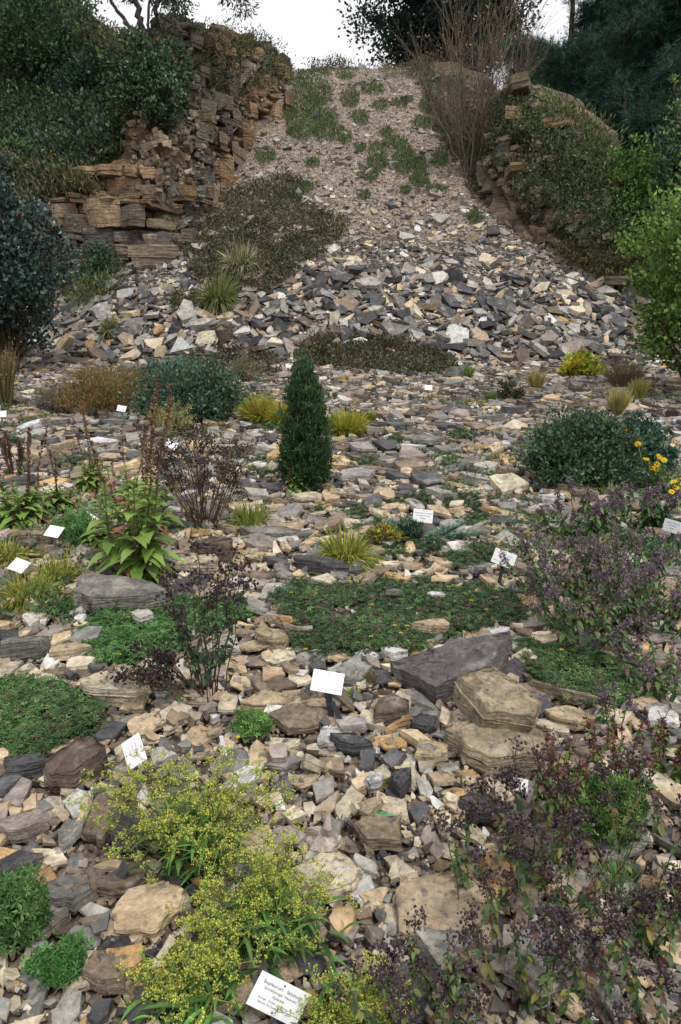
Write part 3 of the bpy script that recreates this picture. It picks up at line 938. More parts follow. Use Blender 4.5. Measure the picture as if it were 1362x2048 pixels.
hero(740, 582, .75, .5, .2, 'pale grey', 'flat pale slab resting on top of the rock pile', yaw=-.1, seed=99, lift=.9, K=6, name='scree_block')
hero(450, 690, .42, .14, .42, 'brown', 'square dark slab standing on edge at the foot of the scree', yaw=.05, tx=-.1, seed=100, lift=.5, K=4, name='scree_block')
hero(405, 660, .75, .4, .2, 'pale grey', 'pale pointed slab above the square dark slab', yaw=.1, seed=101, lift=.7, K=5, name='scree_block')
hero(207, 645, .42, .14, .40, 'white', 'white square slab propped upright on the left of the scree', yaw=.3, tx=-.3, seed=102, lift=.7, K=4, name='scree_block')
hero(945, 582, .55, .35, .16, 'pale grey', 'pale blue grey slab propped high on the right of the pile', yaw=-.2, tx=.3, seed=103, lift=.9, K=5, name='scree_block')
hero(1025, 565, .7, .2, .16, 'dark grey', 'long dark grey beam of rock near the top of the pile', yaw=-.5, seed=104, lift=.8, K=5, name='scree_block')
hero(850, 893, .5, .35, .08, 'mid grey', 'blue grey flat slab right of the conical juniper', yaw=-.1, seed=105, lift=.7, K=6)
hero(912, 757, .6, .4, .2, 'mid grey', 'rounded grey block at the foot of the rock pile right of the heath', yaw=0, seed=106, lift=.6, K=6)
hero(1155, 655, .4, .2, .15, 'pale grey', 'pale block on the right of the rock pile', yaw=.2, tx=.4, seed=107, lift=.8, K=5, name='scree_block')
hero(190, 1325, .1, .1, .03, 'tan brown', 'small tan chip left of the mat below the long grey rock', yaw=.2, seed=108, lift=.6, K=5)

for i, h in enumerate(HERO):
    P = hit1(h['px'], h['py']); h['P'] = P
    G.put(P[0], P[1], 0.38 * max(h['w'], h['h']) if i != 2 else 0.05)


def scatter(zone, n, xr, yr, szf, k, tilt, thick, emb, seed, maskf=None, asp=(0.4, 0.95)):
    rng = np.random.default_rng(seed)
    x = rng.uniform(xr[0], xr[1], n); y = rng.uniform(yr[0], yr[1], n)
    L = szf(rng, x, y)
    keep = np.abs(x) < 0.58 * y + 1.4
    if maskf is not None:
        keep &= maskf(x, y, L, rng)
    x, y, L = x[keep], y[keep], L[keep]
    o = np.argsort(-L)
    x, y, L = x[o], y[o], L[o]
    sel = []
    g = G
    for i in range(len(x)):
        r = L[i] * 0.5
        if g.ok(x[i], y[i], r, k):
            g.put(x[i], y[i], r); sel.append(i)
    x, y, L = x[sel], y[sel], L[sel]
    n = len(x)
    W = L * rng.uniform(asp[0], asp[1], n); T = L * rng.uniform(thick[0], thick[1], n)
    yaw = rng.uniform(0, 2 * math.pi, n)
    tx = rng.normal(0, tilt, n); ty = rng.normal(0, tilt, n)
    nn = nrm(x, y, 0.3)
    z = H(x, y) + T * emb
    names = list(ZP[zone]); w = np.array([ZP[zone][q] for q in names], float); w /= w.sum()
    patch = fbm(x * 0.8, y * 0.8, 2, 61)
    ci = rng.choice(len(names), n, p=w)
    for i in range(n):
        STONES.append((np.array([x[i], y[i], z[i]]), L[i], W[i], T[i], yaw[i], tx[i], ty[i], nn[i], names[ci[i]], zone))


def matmask(x, y):
    P = np.stack([x, y, H(x, y)], -1)
    px, py, _ = project(P)
    m = np.zeros(len(x), bool)
    for k, poly in MATS.items():
        c = np.mean(poly, 0); q = c + (np.array(poly) - c) * 0.93
        m |= inpoly(px, py, q)
    return m


def out_cliffs(x, y):
    a, _, _ = polydist(x, y, LF); b, _, _ = polydist(x, y, RF)
    return (a < -0.15) & (b < -0.1)


scatter('near', 17000, (-4.6, 4.6), (1.15, 5.4), lambda r, x, y: np.clip(r.lognormal(-1.92, 0.45, len(x)) * np.interp(y, [1.2, 4.5], [.75, 1.1]), 0.05, 0.08 + .038 * y), 0.48, 0.14, (0.06, 0.22), 0.5, 101, lambda x, y, L, r: ~matmask(x, y) | (L < .07))
scatter('mid', 34000, (-9, 9), (5.4, 16.5), lambda r, x, y: np.clip(r.lognormal(-1.98, 0.5, len(x)), 0.06, 0.42), 0.54, 0.09, (0.09, 0.28), 0.35, 102, lambda x, y, L, r: ~matmask(x, y))
N_PILE0 = len(STONES)
pilez = lambda x, y: 16.2 + 0.25 * fbm(x * .5, y * .5, 2, 3)
scatter('pile', 60000, (-10.5, 11.5), (15.6, 21.6), lambda r, x, y: np.clip(r.lognormal(-1.92, 0.55, len(x)) * np.where(y < 20, 1.15, .75), 0.07, 0.8), 0.38, 0.33, (0.06, 0.22), 0.6, 103,
        lambda x, y, L, r: (y > pilez(x, y)) & out_cliffs(x, y))
scatter('upper', 30000, (-6, 8), (20.5, 39.5), lambda r, x, y: np.clip(r.lognormal(-2.0, 0.55, len(x)), 0.06, 0.6), 0.5, 0.25, (0.14, 0.45), 0.25, 104,
        lambda x, y, L, r: out_cliffs(x, y) & ((r.random(len(x)) < np.interp(y, [21, 24, 30, 38], [.8, .34, .11, .08])) | (fbm(x * .5, y * .5, 3, 71) > .42)))


G = Grid(0.3)
scatter('near', 7000, (-4.6, 4.6), (1.15, 6.0), lambda r, x, y: np.clip(r.lognormal(-2.95, 0.4, len(x)), 0.025, 0.1), 0.40, 0.3, (0.15, 0.45), 0.9, 105, lambda x, y, L, r: ~matmask(x, y))
scatter('mid', 9000, (-9, 9), (6.0, 16), lambda r, x, y: np.clip(r.lognormal(-2.5, 0.4, len(x)), 0.05, 0.15), 0.40, 0.2, (0.12, 0.4), 0.9, 106, lambda x, y, L, r: ~matmask(x, y))


def stone_matrix(S):
    L = np.array([s[1] for s in S]); W = np.array([s[2] for s in S]); T = np.array([s[3] for s in S])
    R = rotmats(np.array([s[4] for s in S]), np.array([s[5] for s in S]), np.array([s[6] for s in S]), np.stack([s[7] for s in S]))
    return R * np.stack([L, W, T], -1)[:, None, :]


def stone_col(names, rng, kk=0.74, jt=0.2):
    c = np.array([lin(PAL[q]) for q in names])
    c = c * kk * np.exp(rng.normal(0, jt, (len(names), 1))) * (1 + 0.012 * rng.normal(size=(len(names), 3)))
    return np.maximum(c / np.maximum(1, c.max(1, keepdims=True) / 0.6), 0.01)


SP_ = np.array([s[0] for s in STONES]); spx, spy, sdp = project(SP_)
SL = np.array([s[1] for s in STONES]); SW = np.array([s[2] for s in STONES])
vis = (spx > 5) & (spx < 1357) & (spy > 60) & (spy < 2040)
area = np.where(vis, SL * SW / sdp ** 2, 0)
rank = np.argsort(-area)
N_IND = 300 - len(HERO)
IND = set(rank[:N_IND].tolist())

# landmarks used to tell one stone from another
MARKS = [((558, 1990), 'the lowest white sign'), ((655, 1440), 'the tilted white sign with bent stake'), ((268, 1510), 'the speckled diamond sign'), ((447, 1495), 'the edge-on white sign'),
         ((842, 1080), 'the sign by the feathery plant'), ((995, 1172), 'the sign by the central mat'), ((108, 1110), 'the upper of two left signs'), ((33, 1165), 'the lower of two left signs'),
         ((612, 975), 'the conical juniper'), ((265, 1165), 'the broad-leaved plant'), ((420, 1395), 'the black seedhead plant'), ((920, 1400), 'the slate boulder'), ((1000, 1540), 'the stacked tan boulders'),
         ((210, 1235), 'the long grey rock'), ((100, 1450), 'the left green mat'), ((800, 1240), 'the central green mat'), ((1150, 1350), 'the right green mat'), ((690, 1130), 'the grass tussock'),
         ((400, 1050), 'the brown seedhead bush'), ((1190, 970), 'the round dark green bush'), ((505, 1470), 'the yellow flowered weed'), ((755, 1640), 'the glossy rosette'), ((350, 1750), 'the yellow umbel plant'),
         ((1006, 1790), 'the golden upright stone'), ((140, 1550), 'the rusty brown block'), ((290, 1850), 'the large buff slab'), ((1190, 1650), 'the leafy green weed'), ((30, 1840), 'the lower left weeds'),
         ((900, 640), 'the pale slab on the pile'), ((740, 580), 'the flat pale slab on the pile'), ((450, 690), 'the square dark slab'), ((207, 640), 'the propped white slab'), ((1165, 735), 'the yellow leaved clump'),
         ((1075, 780), 'the dry grass tuft'), ((912, 757), 'the rounded grey block'), ((667, 512), 'the bright white block'), ((390, 800), 'the blue green shrub'), ((200, 800), 'the rusty feathery bush'), ((680, 850), 'the yellow grass'), ((1180, 1270), 'the purple seedhead bush')]
MP = np.array([m[0] for m in MARKS], float)
ORD = ['nearest', 'second nearest', 'third nearest', 'fourth nearest', 'fifth nearest', 'sixth nearest', 'seventh nearest', 'eighth nearest', 'ninth nearest', 'tenth nearest']


def auto_labels(items):
    """items: (px, py, colour, shape) -> labels"""
    buckets = {}
    for i, (px, py, c, shp) in enumerate(items):
        d = np.hypot((MP[:, 0] - px), (MP[:, 1] - py) * 1.3)
        k = int(np.argmin(d)); dx = px - MP[k, 0]; dy = py - MP[k, 1]
        if abs(dx) > abs(dy) * 1.2:
            rel = 'left of' if dx < 0 else 'right of'
        else:
            rel = 'behind' if dy < 0 else 'in front of'
        buckets.setdefault((c, shp, rel, k), []).append((d[k], i))
    out = [None] * len(items)
    for (c, shp, rel, k), l in buckets.items():
        l.sort()
        for j, (_, i) in enumerate(l):
            base = '%s %s %s %s' % (c, shp, rel, MARKS[k][1])
            out[i] = base if len(l) == 1 else base + ', ' + ORD[min(j, 9)] + ' to it'
            if len(out[i].split()) > 16: out[i] = base + ', ' + ORD[min(j, 9)]
    return out


rng = np.random.default_rng(9)
ind = [i for i in rank[:N_IND]]
items = []
for i in ind:
    s = STONES[i]
    th = s[3] / s[1]
    items.append((spx[i], spy[i], s[8], 'thin slab' if th < .2 else ('slab' if th < .34 else 'block')))
labs = auto_labels(items)
for i, lab in zip(ind, labs):
    s = STONES[i]
    near = sdp[i] < 6
    tv, tf = slab_tpl(rng, int(rng.integers(4, 7)), 44 if near else 16, 4 if near else 3, 0.10, 0.02, 0.04)
    mb = MB()
    mb.inst(tv, tf, stone_matrix([s]), s[0][None], stone_col([s[8]], rng, .86 if near else .74))
    nm = 'scree_block' if s[9] in ('pile', 'upper') else 'stone_slab'
    o = mb.build(nm, M_ROCK if near else M_SCREE, origin=s[0])
    tag(o, lab, 'stone', 'loose slabs and blocks of the scree', 'thing')

for h in HERO:
    r2 = np.random.default_rng(h['seed'])
    tv, tf = slab_tpl(r2, h['K'], 60 if h['P'][1] < 6 else 30, h['layers'], 0.07, 0.02, 0.05)
    # long rocks keep their long axis: the template is scaled, then turned
    P = h['P'].copy(); n = nrm(np.array([P[0]]), np.array([P[1]]), .3)
    if h['P'][1] < 15: n = unit(n + np.array([[0, 0, 2.0]]))
    R = rotmats(np.array([h['yaw']]), np.array([h['tx']]), np.array([h['ty']]), n) * np.array([h['w'], h['h'], h['t']])[None, None, :]
    P[2] += h['t'] * h['lift']
    P[1] += h['h'] * 0.3
    mb = MB()
    mb.inst(tv, tf, R, P[None], stone_col([h['colour']], r2, .76, .06) )
    o = mb.build(h['name'], M_ROCK if P[1] < 8 else M_SCREE, origin=P)
    tag(o, h['label'], h['cat'], 'loose slabs and blocks of the scree' if h['cat'] == 'stone' else None, 'thing')

# the rest of the scree, more than anyone could count
rest = [i for i in range(len(STONES)) if i not in IND]
mb = MB()
sub = {}
for i in rest:
    hi = sdp[i] < 7.5 and SL[i] > .09
    sub.setdefault((hi, int(rng.integers(0, 16 if hi else 24))), []).append(i)
for (hi, k), l in sub.items():
    tv, tf = (MIDT if hi else LO)[k]
    S = [STONES[i] for i in l]
    mb.inst(tv, tf, stone_matrix(S), np.array([s[0] for s in S]), stone_col([s[8] for s in S], rng, .84 if hi else .74))
o = mb.build('scree', M_SCREE)
tag(o, 'countless smaller slabs and chips of tan and grey stone covering the slope', 'scree', kind='stuff')
print('stones', len(STONES), len(rest))

# gravel: small chips between the slabs
def gravel():
    rng = np.random.default_rng(77)
    mb = MB()
    def add(n, xf, yf, s0, s1, pal, keepf=None):
        y = yf(rng, n); x = rng.uniform(-1, 1, n) * xf(y)
        if keepf is not None:
            k = keepf(x, y); x, y = x[k], y[k]; n = len(x)
        L = np.clip(rng.lognormal(math.log(s0), 0.45, n), s0 * .4, s1)
        T = L * rng.uniform(.25, .6, n)
        R = rotmats(rng.uniform(0, 6.28, n), rng.normal(0, .35, n), rng.normal(0, .35, n), nrm(x, y, .3)) * np.stack([L, L * rng.uniform(.5, .9, n), T], -1)[:, None, :]
        names = list(ZP[pal]); w = np.array([ZP[pal][q] for q in names], float); w /= w.sum()
        C = stone_col([names[j] for j in rng.choice(len(names), n, p=w)], rng)
        P = np.stack([x, y, H(x, y) + T * .2], -1)
        which = rng.integers(0, 24, n)
        for k in range(24):
            m = which == k
            mb.inst(LO[k][0], LO[k][1], R[m], P[m], C[m])
    add(26000, lambda y: .6 * y + .6, lambda r, n: 1.1 + 5.5 * r.random(n) ** 1.4, .022, .06, 'near')
    add(9000, lambda y: .56 * y + .5, lambda r, n: r.uniform(6, 16, n), .05, .1, 'mid')
    add(52000, lambda y: 8 + 0 * y, lambda r, n: 20 + 20 * r.random(n) ** 1.4, 0.032, .09, 'upper', out_cliffs)
    o = mb.build('gravel', M_SCREE)
    tag(o, 'fine stone chips filling the gaps between the slabs', 'gravel', kind='stuff')


gravel()

# ------------------------------------------------------------ plants
Z3 = np.array([0, 0, 1.0])


def rnd_dirs(rng, n, up=0.5, spread=1.0):
    d = rng.normal(size=(n, 3)) * spread
    d[:, 2] = np.abs(d[:, 2]) * 0.6 + up
    return unit(d)


def sample_poly(rng, poly, n, edge=0):
    poly = np.asarray(poly, float)
    lo, hi = poly.min(0), poly.max(0)
    px = np.zeros(0); py = np.zeros(0)
    while len(px) < n:
        a = rng.uniform(lo[0], hi[0], n * 2); b = rng.uniform(lo[1], hi[1], n * 2)
        k = inpoly(a, b, poly)
        px = np.append(px, a[k]); py = np.append(py, b[k])
    return px[:n], py[:n]


G_DARK = [(3, (48, 70, 48), 1), (3, (62, 88, 58), 1), (2, (40, 58, 44), 1), (1, (86, 104, 66), 1)]
G_MID = [(3, (70, 100, 58), 1), (3, (88, 118, 70), 1), (2, (58, 84, 52), 1), (1, (112, 132, 78), 1), (.6, (116, 92, 80), 1)]
G_BRIGHT = [(3, (108, 136, 62), 1), (2, (134, 154, 74), 1), (2, (84, 116, 56), 1)]
G_BLUE = [(3, (66, 92, 76), 1), (3, (82, 108, 88), 1), (2, (52, 72, 62), 1), (1, (104, 124, 88), 1), (.3, (120, 100, 80), 1)]
G_YEL = [(3, (148, 150, 66), 1), (3, (124, 136, 58), 1), (2, (170, 166, 84), 1), (1, (100, 116, 52), 1)]
C_HEAD = [(3, (62, 54, 56), 1), (2, (82, 72, 74), 1), (2, (46, 40, 43), 1)]
C_STEM = [(2, (84, 66, 56), 1), (2, (104, 84, 64), 1), (1, (70, 54, 48), 1)]


def mat_plant(name, label, cat, poly, n, size, pal, height=0.04, seed=1, tpl=None, flowers=0, stems=True, fcol=(235, 205, 30)):
    """a low spreading plant covering a patch of ground"""
    rng = np.random.default_rng(seed)
    px, py = sample_poly(rng, poly, n)
    P = hit(px, py)
    # ragged outline and hummocks
    e = fbm(P[:, 0] * 5, P[:, 1] * 5, 3, seed)
    hum = 0.5 + 1.3 * np.clip(fbm(P[:, 0] * 3.2, P[:, 1] * 3.2, 3, seed + 3) + .4, 0, 1)
    k = e + 0.3 * fbm(P[:, 0] * 17, P[:, 1] * 17, 2, seed + 1) > (-0.34 if n > 4000 else -0.2)
    P, hum = P[k], hum[k]; n = len(P)
    P = P + rng.normal(0, size * 1.2, (n, 3)) * np.array([1, 1, 0])
    zz = rng.random(n) ** 0.6
    P[:, 2] = H(P[:, 0], P[:, 1]) + height * hum * zz
    c0 = P.mean(0); c0[2] = H(c0[0], c0[1])
    t = thing(name, label, cat, c0)
    C = 1.2 * pick(rng, pal, n, 0.2) * (0.85 + 0.5 * (fbm(P[:, 0] * 2.3, P[:, 1] * 2.3, 2, seed + 9)[:, None]))
    mb = MB()
    sz = size * rng.uniform(.6, 1.3, n)
    if tpl is None:
        tv, tf = PALM_V, PALM_F
        up = unit(np.array([0, 0, 1.0]) + rng.normal(0, .38, (n, 3)))
        a = rng.uniform(0, 6.28, n)
        d = np.stack([np.cos(a), np.sin(a), 0 * a], -1)
        s_ = unit(np.cross(d, up)); d = np.cross(up, s_)
        M = np.stack([s_, d, up], -1) * sz[:, None, None]
        mb.inst(tv, tf, M, P, np.clip(C, .004, 1))
    else:
        d = rnd_dirs(rng, n, .7)
        leaves(mb, P, d, sz * 1.4, np.clip(C, .004, 1), rng)
    mb.build('leaves', M_LEAF, t, c0)
    if stems:
        m2 = MB(); ns = n // 6
        b = P[:ns].copy(); b[:, 2] = H(b[:, 0], b[:, 1]) - .005
        tubes(m2, paths(b, rnd_dirs(rng, ns, .25), np.full(ns, height * 1.6), np.full(ns, .5), 4, .1, rng), size * .05, pick(rng, [(1, (110, 70, 60), 1), (1, (96, 90, 60), 1)], ns))
        m2.build('runners', M_DRY, t, c0)
    if flowers:
        fp = P[rng.integers(0, n, flowers)].copy(); fp[:, 2] += height * .6
        m3 = MB()
        M = np.stack([np.tile(np.eye(3)[k], (flowers, 1)) for k in range(3)], -1) * .012
        m3.inst(PALM_V, PALM_F, M, fp, lin(fcol))
        m3.build('flowers', M_LEAF, t, c0)
    return t


def tuft(name, label, cat, base, n, h, spread, pal, droop=0.5, seed=1, w=0.004, group=None, up=1.0, K=6, radius=0.05, heads=0):
    rng = np.random.default_rng(seed)
    base = np.asarray(base, float)
    t = thing(name, label, cat, base, group)
    a = rng.uniform(0, 6.28, n); r = radius * np.sqrt(rng.random(n))
    b = np.stack([r * np.cos(a), r * np.sin(a), 0 * r], -1)
    b[:, 2] = H(b[:, 0] + base[0], b[:, 1] + base[1]) - base[2] - .01
    sp = spread * rng.random(n) ** .7
    a2 = a + rng.normal(0, .5, n)
    d = np.stack([np.cos(a2) * sp, np.sin(a2) * sp, np.full(n, up)], -1)
    L = h * rng.uniform(.55, 1.15, n)
    P = paths(b, d, L, droop * rng.uniform(.4, 1.4, n) * (sp + .2), K, .02, rng)
    zg = H(P[..., 0] + base[0], P[..., 1] + base[1]) - base[2] + .01
    P[..., 2] = np.maximum(P[..., 2], zg)
    W = w * np.array([1, 1, .9, .7, .45, .08])[None] if K == 6 else w
    side = unit(np.cross(d, rng.normal(size=(n, 3))))
    mb = MB(); strips(mb, P, W, side, pick(rng, pal, n, .16))
    mb.build('blades', M_LEAF, t)
    if heads:
        k = rng.integers(0, n, heads)
        m2 = MB(); tip = P[k, -1]
        dd = unit(P[k, -1] - P[k, -2])
        pts = np.repeat(tip, 14, 0) + np.repeat(dd, 14, 0) * rng.uniform(-.12, .02, (heads * 14, 1)) * h
        leaves(m2, pts, rnd_dirs(rng, len(pts), .3), h * .03, pick(rng, [(1, (170, 150, 118), 1), (1, (140, 118, 92), 1)], len(pts)), rng)
        m2.build('seedheads', M_DRY, t)
    return t


def seedhead_plant(name, label, base, nst, h, lean=(0, 0, 0), spread=.5, head='corymb', leafd=14, seed=1, hpal=None, lpal=None, leafsize=.022, headsize=.03, group=None, cat='herb', pods=.45, low=0.25, radius=.05, stemr=.0016, branch=4, detail=1.0):
    """an upright herb: thin stems, paired leaves and dark seedheads"""
    rng = np.random.default_rng(seed)
    base = np.asarray(base, float)
    t = thing(name, label, cat, base, group)
    hpal = hpal or C_HEAD; lpal = lpal or G_MID
    a = rng.uniform(0, 6.28, nst); sp = spread * np.sqrt(rng.random(nst))
    b = np.stack([radius * np.cos(a), radius * np.sin(a), 0 * a], -1) * rng.random((nst, 1))
    b[:, 2] = H(b[:, 0] + base[0], b[:, 1] + base[1]) - base[2] - .01
    d = np.stack([np.cos(a) * sp, np.sin(a) * sp, np.ones(nst)], -1) + np.asarray(lean)
    L = h * rng.uniform(.7, 1.08, nst)
    K = 8
    P = paths(b, d, L, -0.06 + 0.12 * rng.random(nst), K, .035, rng)
    ms = MB(); tubes(ms, P, stemr * np.linspace(1.3, .6, K)[None] * np.ones((nst, 1)), pick(rng, C_STEM, nst, .15))
    # branches near the top
    nb = branch * nst
    si = np.repeat(np.arange(nst), branch)
    tt = rng.uniform(.55, .97, nb)
    f = tt * (K - 1); i0 = np.minimum(f.astype(int), K - 2); fr = (f - i0)[:, None]
    bp = P[si, i0] * (1 - fr) + P[si, i0 + 1] * fr
    sd = unit(P[si, i0 + 1] - P[si, i0])
    bd = unit(sd * .9 + rng.normal(0, .45, (nb, 3)))
    BL = h * rng.uniform(.06, .2, nb)
    BP = paths(bp, bd, BL, -.15 * np.ones(nb), 4)
    tubes(ms, BP, stemr * .6, pick(rng, C_STEM, nb, .15))
    ms.build('stems', M_DRY, t)
    # leaves in opposite pairs
    nl = int(leafd * nst)
    si = rng.integers(0, nst, nl)
    tt = low + (0.92 - low) * rng.random(nl)
    f = tt * (K - 1); i0 = np.minimum(f.astype(int), K - 2); fr = (f - i0)[:, None]
    lp = P[si, i0] * (1 - fr) + P[si, i0 + 1] * fr
    ld = rng.normal(size=(nl, 3)); ld[:, 2] = rng.uniform(-.9, .3, nl)
    ml = MB()
    if leafsize > .015:
        d_ = unit(ld); LL = leafsize * rng.uniform(.6, 1.4, nl) * (1.25 - .5 * tt)
        Pl = paths(lp, d_, LL, .25 + .3 * rng.random(nl), 4)
        side = unit(np.cross(d_, Z3 + rng.normal(0, .3, (nl, 3)))); nv = np.cross(side, d_)
        strips(ml, Pl, LL[:, None] * np.array([.06, .27, .24, .02])[None], side, pick(rng, lpal, nl, .2), .25, nv)
    else:
        leaves(ml, lp, ld, leafsize * rng.uniform(.6, 1.4, nl), pick(rng, lpal, nl, .2), rng)
    ml.build('leaves', M_LEAF, t)
    # seedheads
    mh = MB()
    if head == 'corymb':
        tips = np.concatenate([P[:, -1], BP[:, -1]])
        tips = tips[rng.random(len(tips)) < pods]
        m = int(26 * detail); T = np.repeat(tips, m, 0)
        o = rng.normal(size=T.shape) * headsize * np.array([.5, .5, .3])
        T = T + o
        M = frames(rng.normal(size=T.shape), rng) * (headsize * .13 * rng.uniform(.6, 1.5, len(T)))[:, None, None]
        mh.inst(OCT_V, OCT_F, M, T, pick(rng, hpal, len(T), .25))
        m = 4; T2 = np.repeat(tips, m, 0)
        tubes(mh, np.stack([T2 - Z3 * headsize * .5, T2 + rng.normal(size=T2.shape) * headsize * .5], 1), stemr * .5, lin((70, 55, 50)))
    elif head == 'ball':
        ks = rng.random((nst, 4)) < np.array([1, .75, .5, .2])
        for q in range(4):
            s_ = np.where(ks[:, q])[0]
            f = (1 - .11 * q) * (K - 1); i0 = min(int(f), K - 2); fr = f - i0
            c = P[s_, i0] * (1 - fr) + P[s_, i0 + 1] * fr
            m = int(40 * detail)
            T = np.repeat(c, m, 0); dd = unit(rng.normal(size=T.shape))
            R = np.repeat(headsize * rng.uniform(.35, .52, len(s_)), m)
            leaves(mh, T + dd * (R * .3)[:, None], dd, R * .8, pick(rng, hpal, len(T), .22), rng, wid=.8)
        tb = BP[:, -1][rng.random(len(BP)) < pods]
        m = int(30 * detail); T = np.repeat(tb, m, 0); dd = unit(rng.normal(size=T.shape)); R = np.repeat(headsize * rng.uniform(.25, .42, len(tb)), m)
        leaves(mh, T + dd * (R * .3)[:, None], dd, R * .8, pick(rng, hpal, len(T), .22), rng, wid=.8)
    else:  # spike of small pods down the stem
        for q in range(int(46 * detail)):
            f = rng.uniform(.45, 1, nst) * (K - 1); i0 = np.minimum(f.astype(int), K - 2); fr = (f - i0)[:, None]
            c = P[np.arange(nst), i0] * (1 - fr) + P[np.arange(nst), i0 + 1] * fr
            dd = unit(rng.normal(size=c.shape) * np.array([1, 1, .4]) + Z3 * .3)
            leaves(mh, c, dd, headsize * rng.uniform(.6, 1.2, nst), pick(rng, hpal, nst, .25), rng, wid=.9)
    mh.build('seedheads', M_DRY, t)
    return t


def bush(name, label, cat, base, rx, ry, h, nclump, nleaf, size, pal, seed=1, trunk=True, shape='dome', group=None, mat=None, tpl=None, clump=.16, z0=0.05, stempal=None, wid=1.0, updir=.4, extra=None, trunkpart='stems'):
    """a leafy shrub: stems from the ground, clumps of leaves through the whole volume"""
    rng = np.random.default_rng(seed)
    base = np.asarray(base, float)
    t = thing(name, label, cat, base, group)
    a = rng.uniform(0, 6.28, nclump)
    if shape == 'cone':
        zc = rng.random(nclump) ** 1.25
        prof = np.interp(zc, [0, .12, .35, .65, .9, 1], [.78, 1, .98, .74, .42, .12])
        rr = prof * (0.45 + .55 * rng.random(nclump) ** .5)
        c = np.stack([rx * rr * np.cos(a), ry * rr * np.sin(a), z0 + (h - z0) * zc], -1)
    else:
        u = rng.random(nclump) ** .45
        th = np.arccos(rng.uniform(-.15 if shape == 'dome' else -.9, 1, nclump))
        hh = h - z0
        if shape == 'dome':
            c = np.stack([rx * u * np.sin(th) * np.cos(a), ry * u * np.sin(th) * np.sin(a), z0 + hh * .15 + hh * .85 * u * np.cos(th)], -1)
        else:
            c = np.stack([rx * u * np.sin(th) * np.cos(a), ry * u * np.sin(th) * np.sin(a), z0 + hh * .5 + hh * .5 * u * np.cos(th)], -1)
    c = c * (1 + (.42 if shape == 'cone' else .6) * fbm(a * (3 if shape == 'cone' else 1.8), c[:, 2] * (7 if shape == 'cone' else 3.4) / max(h, .1), 3, seed)[:, None] * np.array([1, 1, .6]))
    sp_ = rng.random(nclump) < .2
    mx_ = np.array([1, 1, .3]) if shape == 'cone' else np.array([1, 1, 1])
    c = c * (1 + np.where(sp_, rng.uniform(.05, .32, nclump), 0)[:, None] * mx_)
    c[:, 2] = np.maximum(c[:, 2], 0.02)
    n = nclump * nleaf
    R = np.repeat(clump * min(rx, h) * rng.uniform(.4, 1.4, nclump), nleaf)
    out = unit(c - np.array([0, 0, h * .3]))
    cc = np.repeat(c, nleaf, 0); oo = np.repeat(out, nleaf, 0)
    p = cc + rng.normal(size=(n, 3)) * R[:, None] * np.array([1, 1, .7])
    d = unit(oo * .8 + rng.normal(size=(n, 3)) * .8 + Z3 * updir)
    C = np.repeat(np.exp(rng.normal(0, .22, (nclump, 1))), nleaf, 0) * pick(rng, pal, n, .15)
    mb = MB()
    leaves(mb, p, d, size * rng.uniform(.6, 1.3, n), np.clip(C, .003, .9), rng, wid=wid, tpl=tpl)
    mb.build('foliage', mat or M_LEAF, t)
    if trunk:
        k = rng.choice(nclump, min(nclump, 60), replace=False)
        tgt = c[k]; b0 = np.stack([.08 * rx * rng.normal(size=len(k)), .08 * ry * rng.normal(size=len(k)), np.full(len(k), -.05)], -1)
        q = np.linspace(0, 1, 6)[None, :, None]
        Pp = b0[:, None] * (1 - q) + tgt[:, None] * q
        Pp[..., :2] *= (q ** .35)[..., 0][..., None] * .4 + .6
        m2 = MB(); tubes(m2, Pp, h * .012 * np.linspace(1, .25, 6)[None] * rng.uniform(.5, 1.2, (len(k), 1)), pick(rng, stempal or C_STEM, len(k)), 4)
        m2.build(trunkpart, M_DRY, t)
    if extra:
        nm, ne, es, ec = extra
        k = rng.integers(0, nclump, ne)
        m3 = MB(); pe = c[k] + out[k] * R[::nleaf][k][:, None] * 1.2 + rng.normal(0, .02, (ne, 3))
        m3.inst(OCT_V, OCT_F, np.tile(np.eye(3)[None] * es, (ne, 1, 1)), pe, lin(ec))
        m3.build(nm, M_LEAF, t)
    return t


def at(px, py, dz=0.0):
    P = hit1(px, py); P[2] += dz
    return P


# --- low green mats
mat_plant('cinquefoil_mat', 'dense green creeping mat at the left edge above the rusty block', 'ground cover', MATS['left_mat'], 6500, .017, G_MID, .045, 1)
mat_plant('cinquefoil_mat', 'bright green creeping mat in front of the long flat grey rock', 'ground cover', MATS['slab_mat'], 5200, .018, [(3, (76, 114, 62), 1), (3, (96, 134, 76), 1), (2, (60, 92, 54), 1)], .04, 2, flowers=2)
mat_plant('cinquefoil_mat', 'widest green mat with tiny yellow flowers in the centre behind the slate boulder', 'ground cover', MATS['centre_mat'], 17000, .018, [(3, (66, 96, 60), 1), (3, (84, 114, 72), 1), (2, (54, 78, 54), 1), (1.6, (112, 86, 78), 1), (1, (112, 134, 78), 1)], .035, 3, flowers=16)
mat_plant('cinquefoil_mat', 'green mat with one yellow flower right of the slate boulder', 'ground cover', MATS['right_mat'], 6000, .019, G_MID, .05, 4, flowers=2)
mat_plant('thyme_mat', 'fine dark green cushion around the small square sign at the right edge', 'ground cover', [(1215, 1075), (1270, 1052), (1380, 1055), (1390, 1125), (1300, 1132), (1225, 1108)], 5500, .012, [(3, (42, 84, 56), 1), (2, (54, 98, 64), 1), (1, (70, 112, 70), 1)], .07, 5, tpl=1)
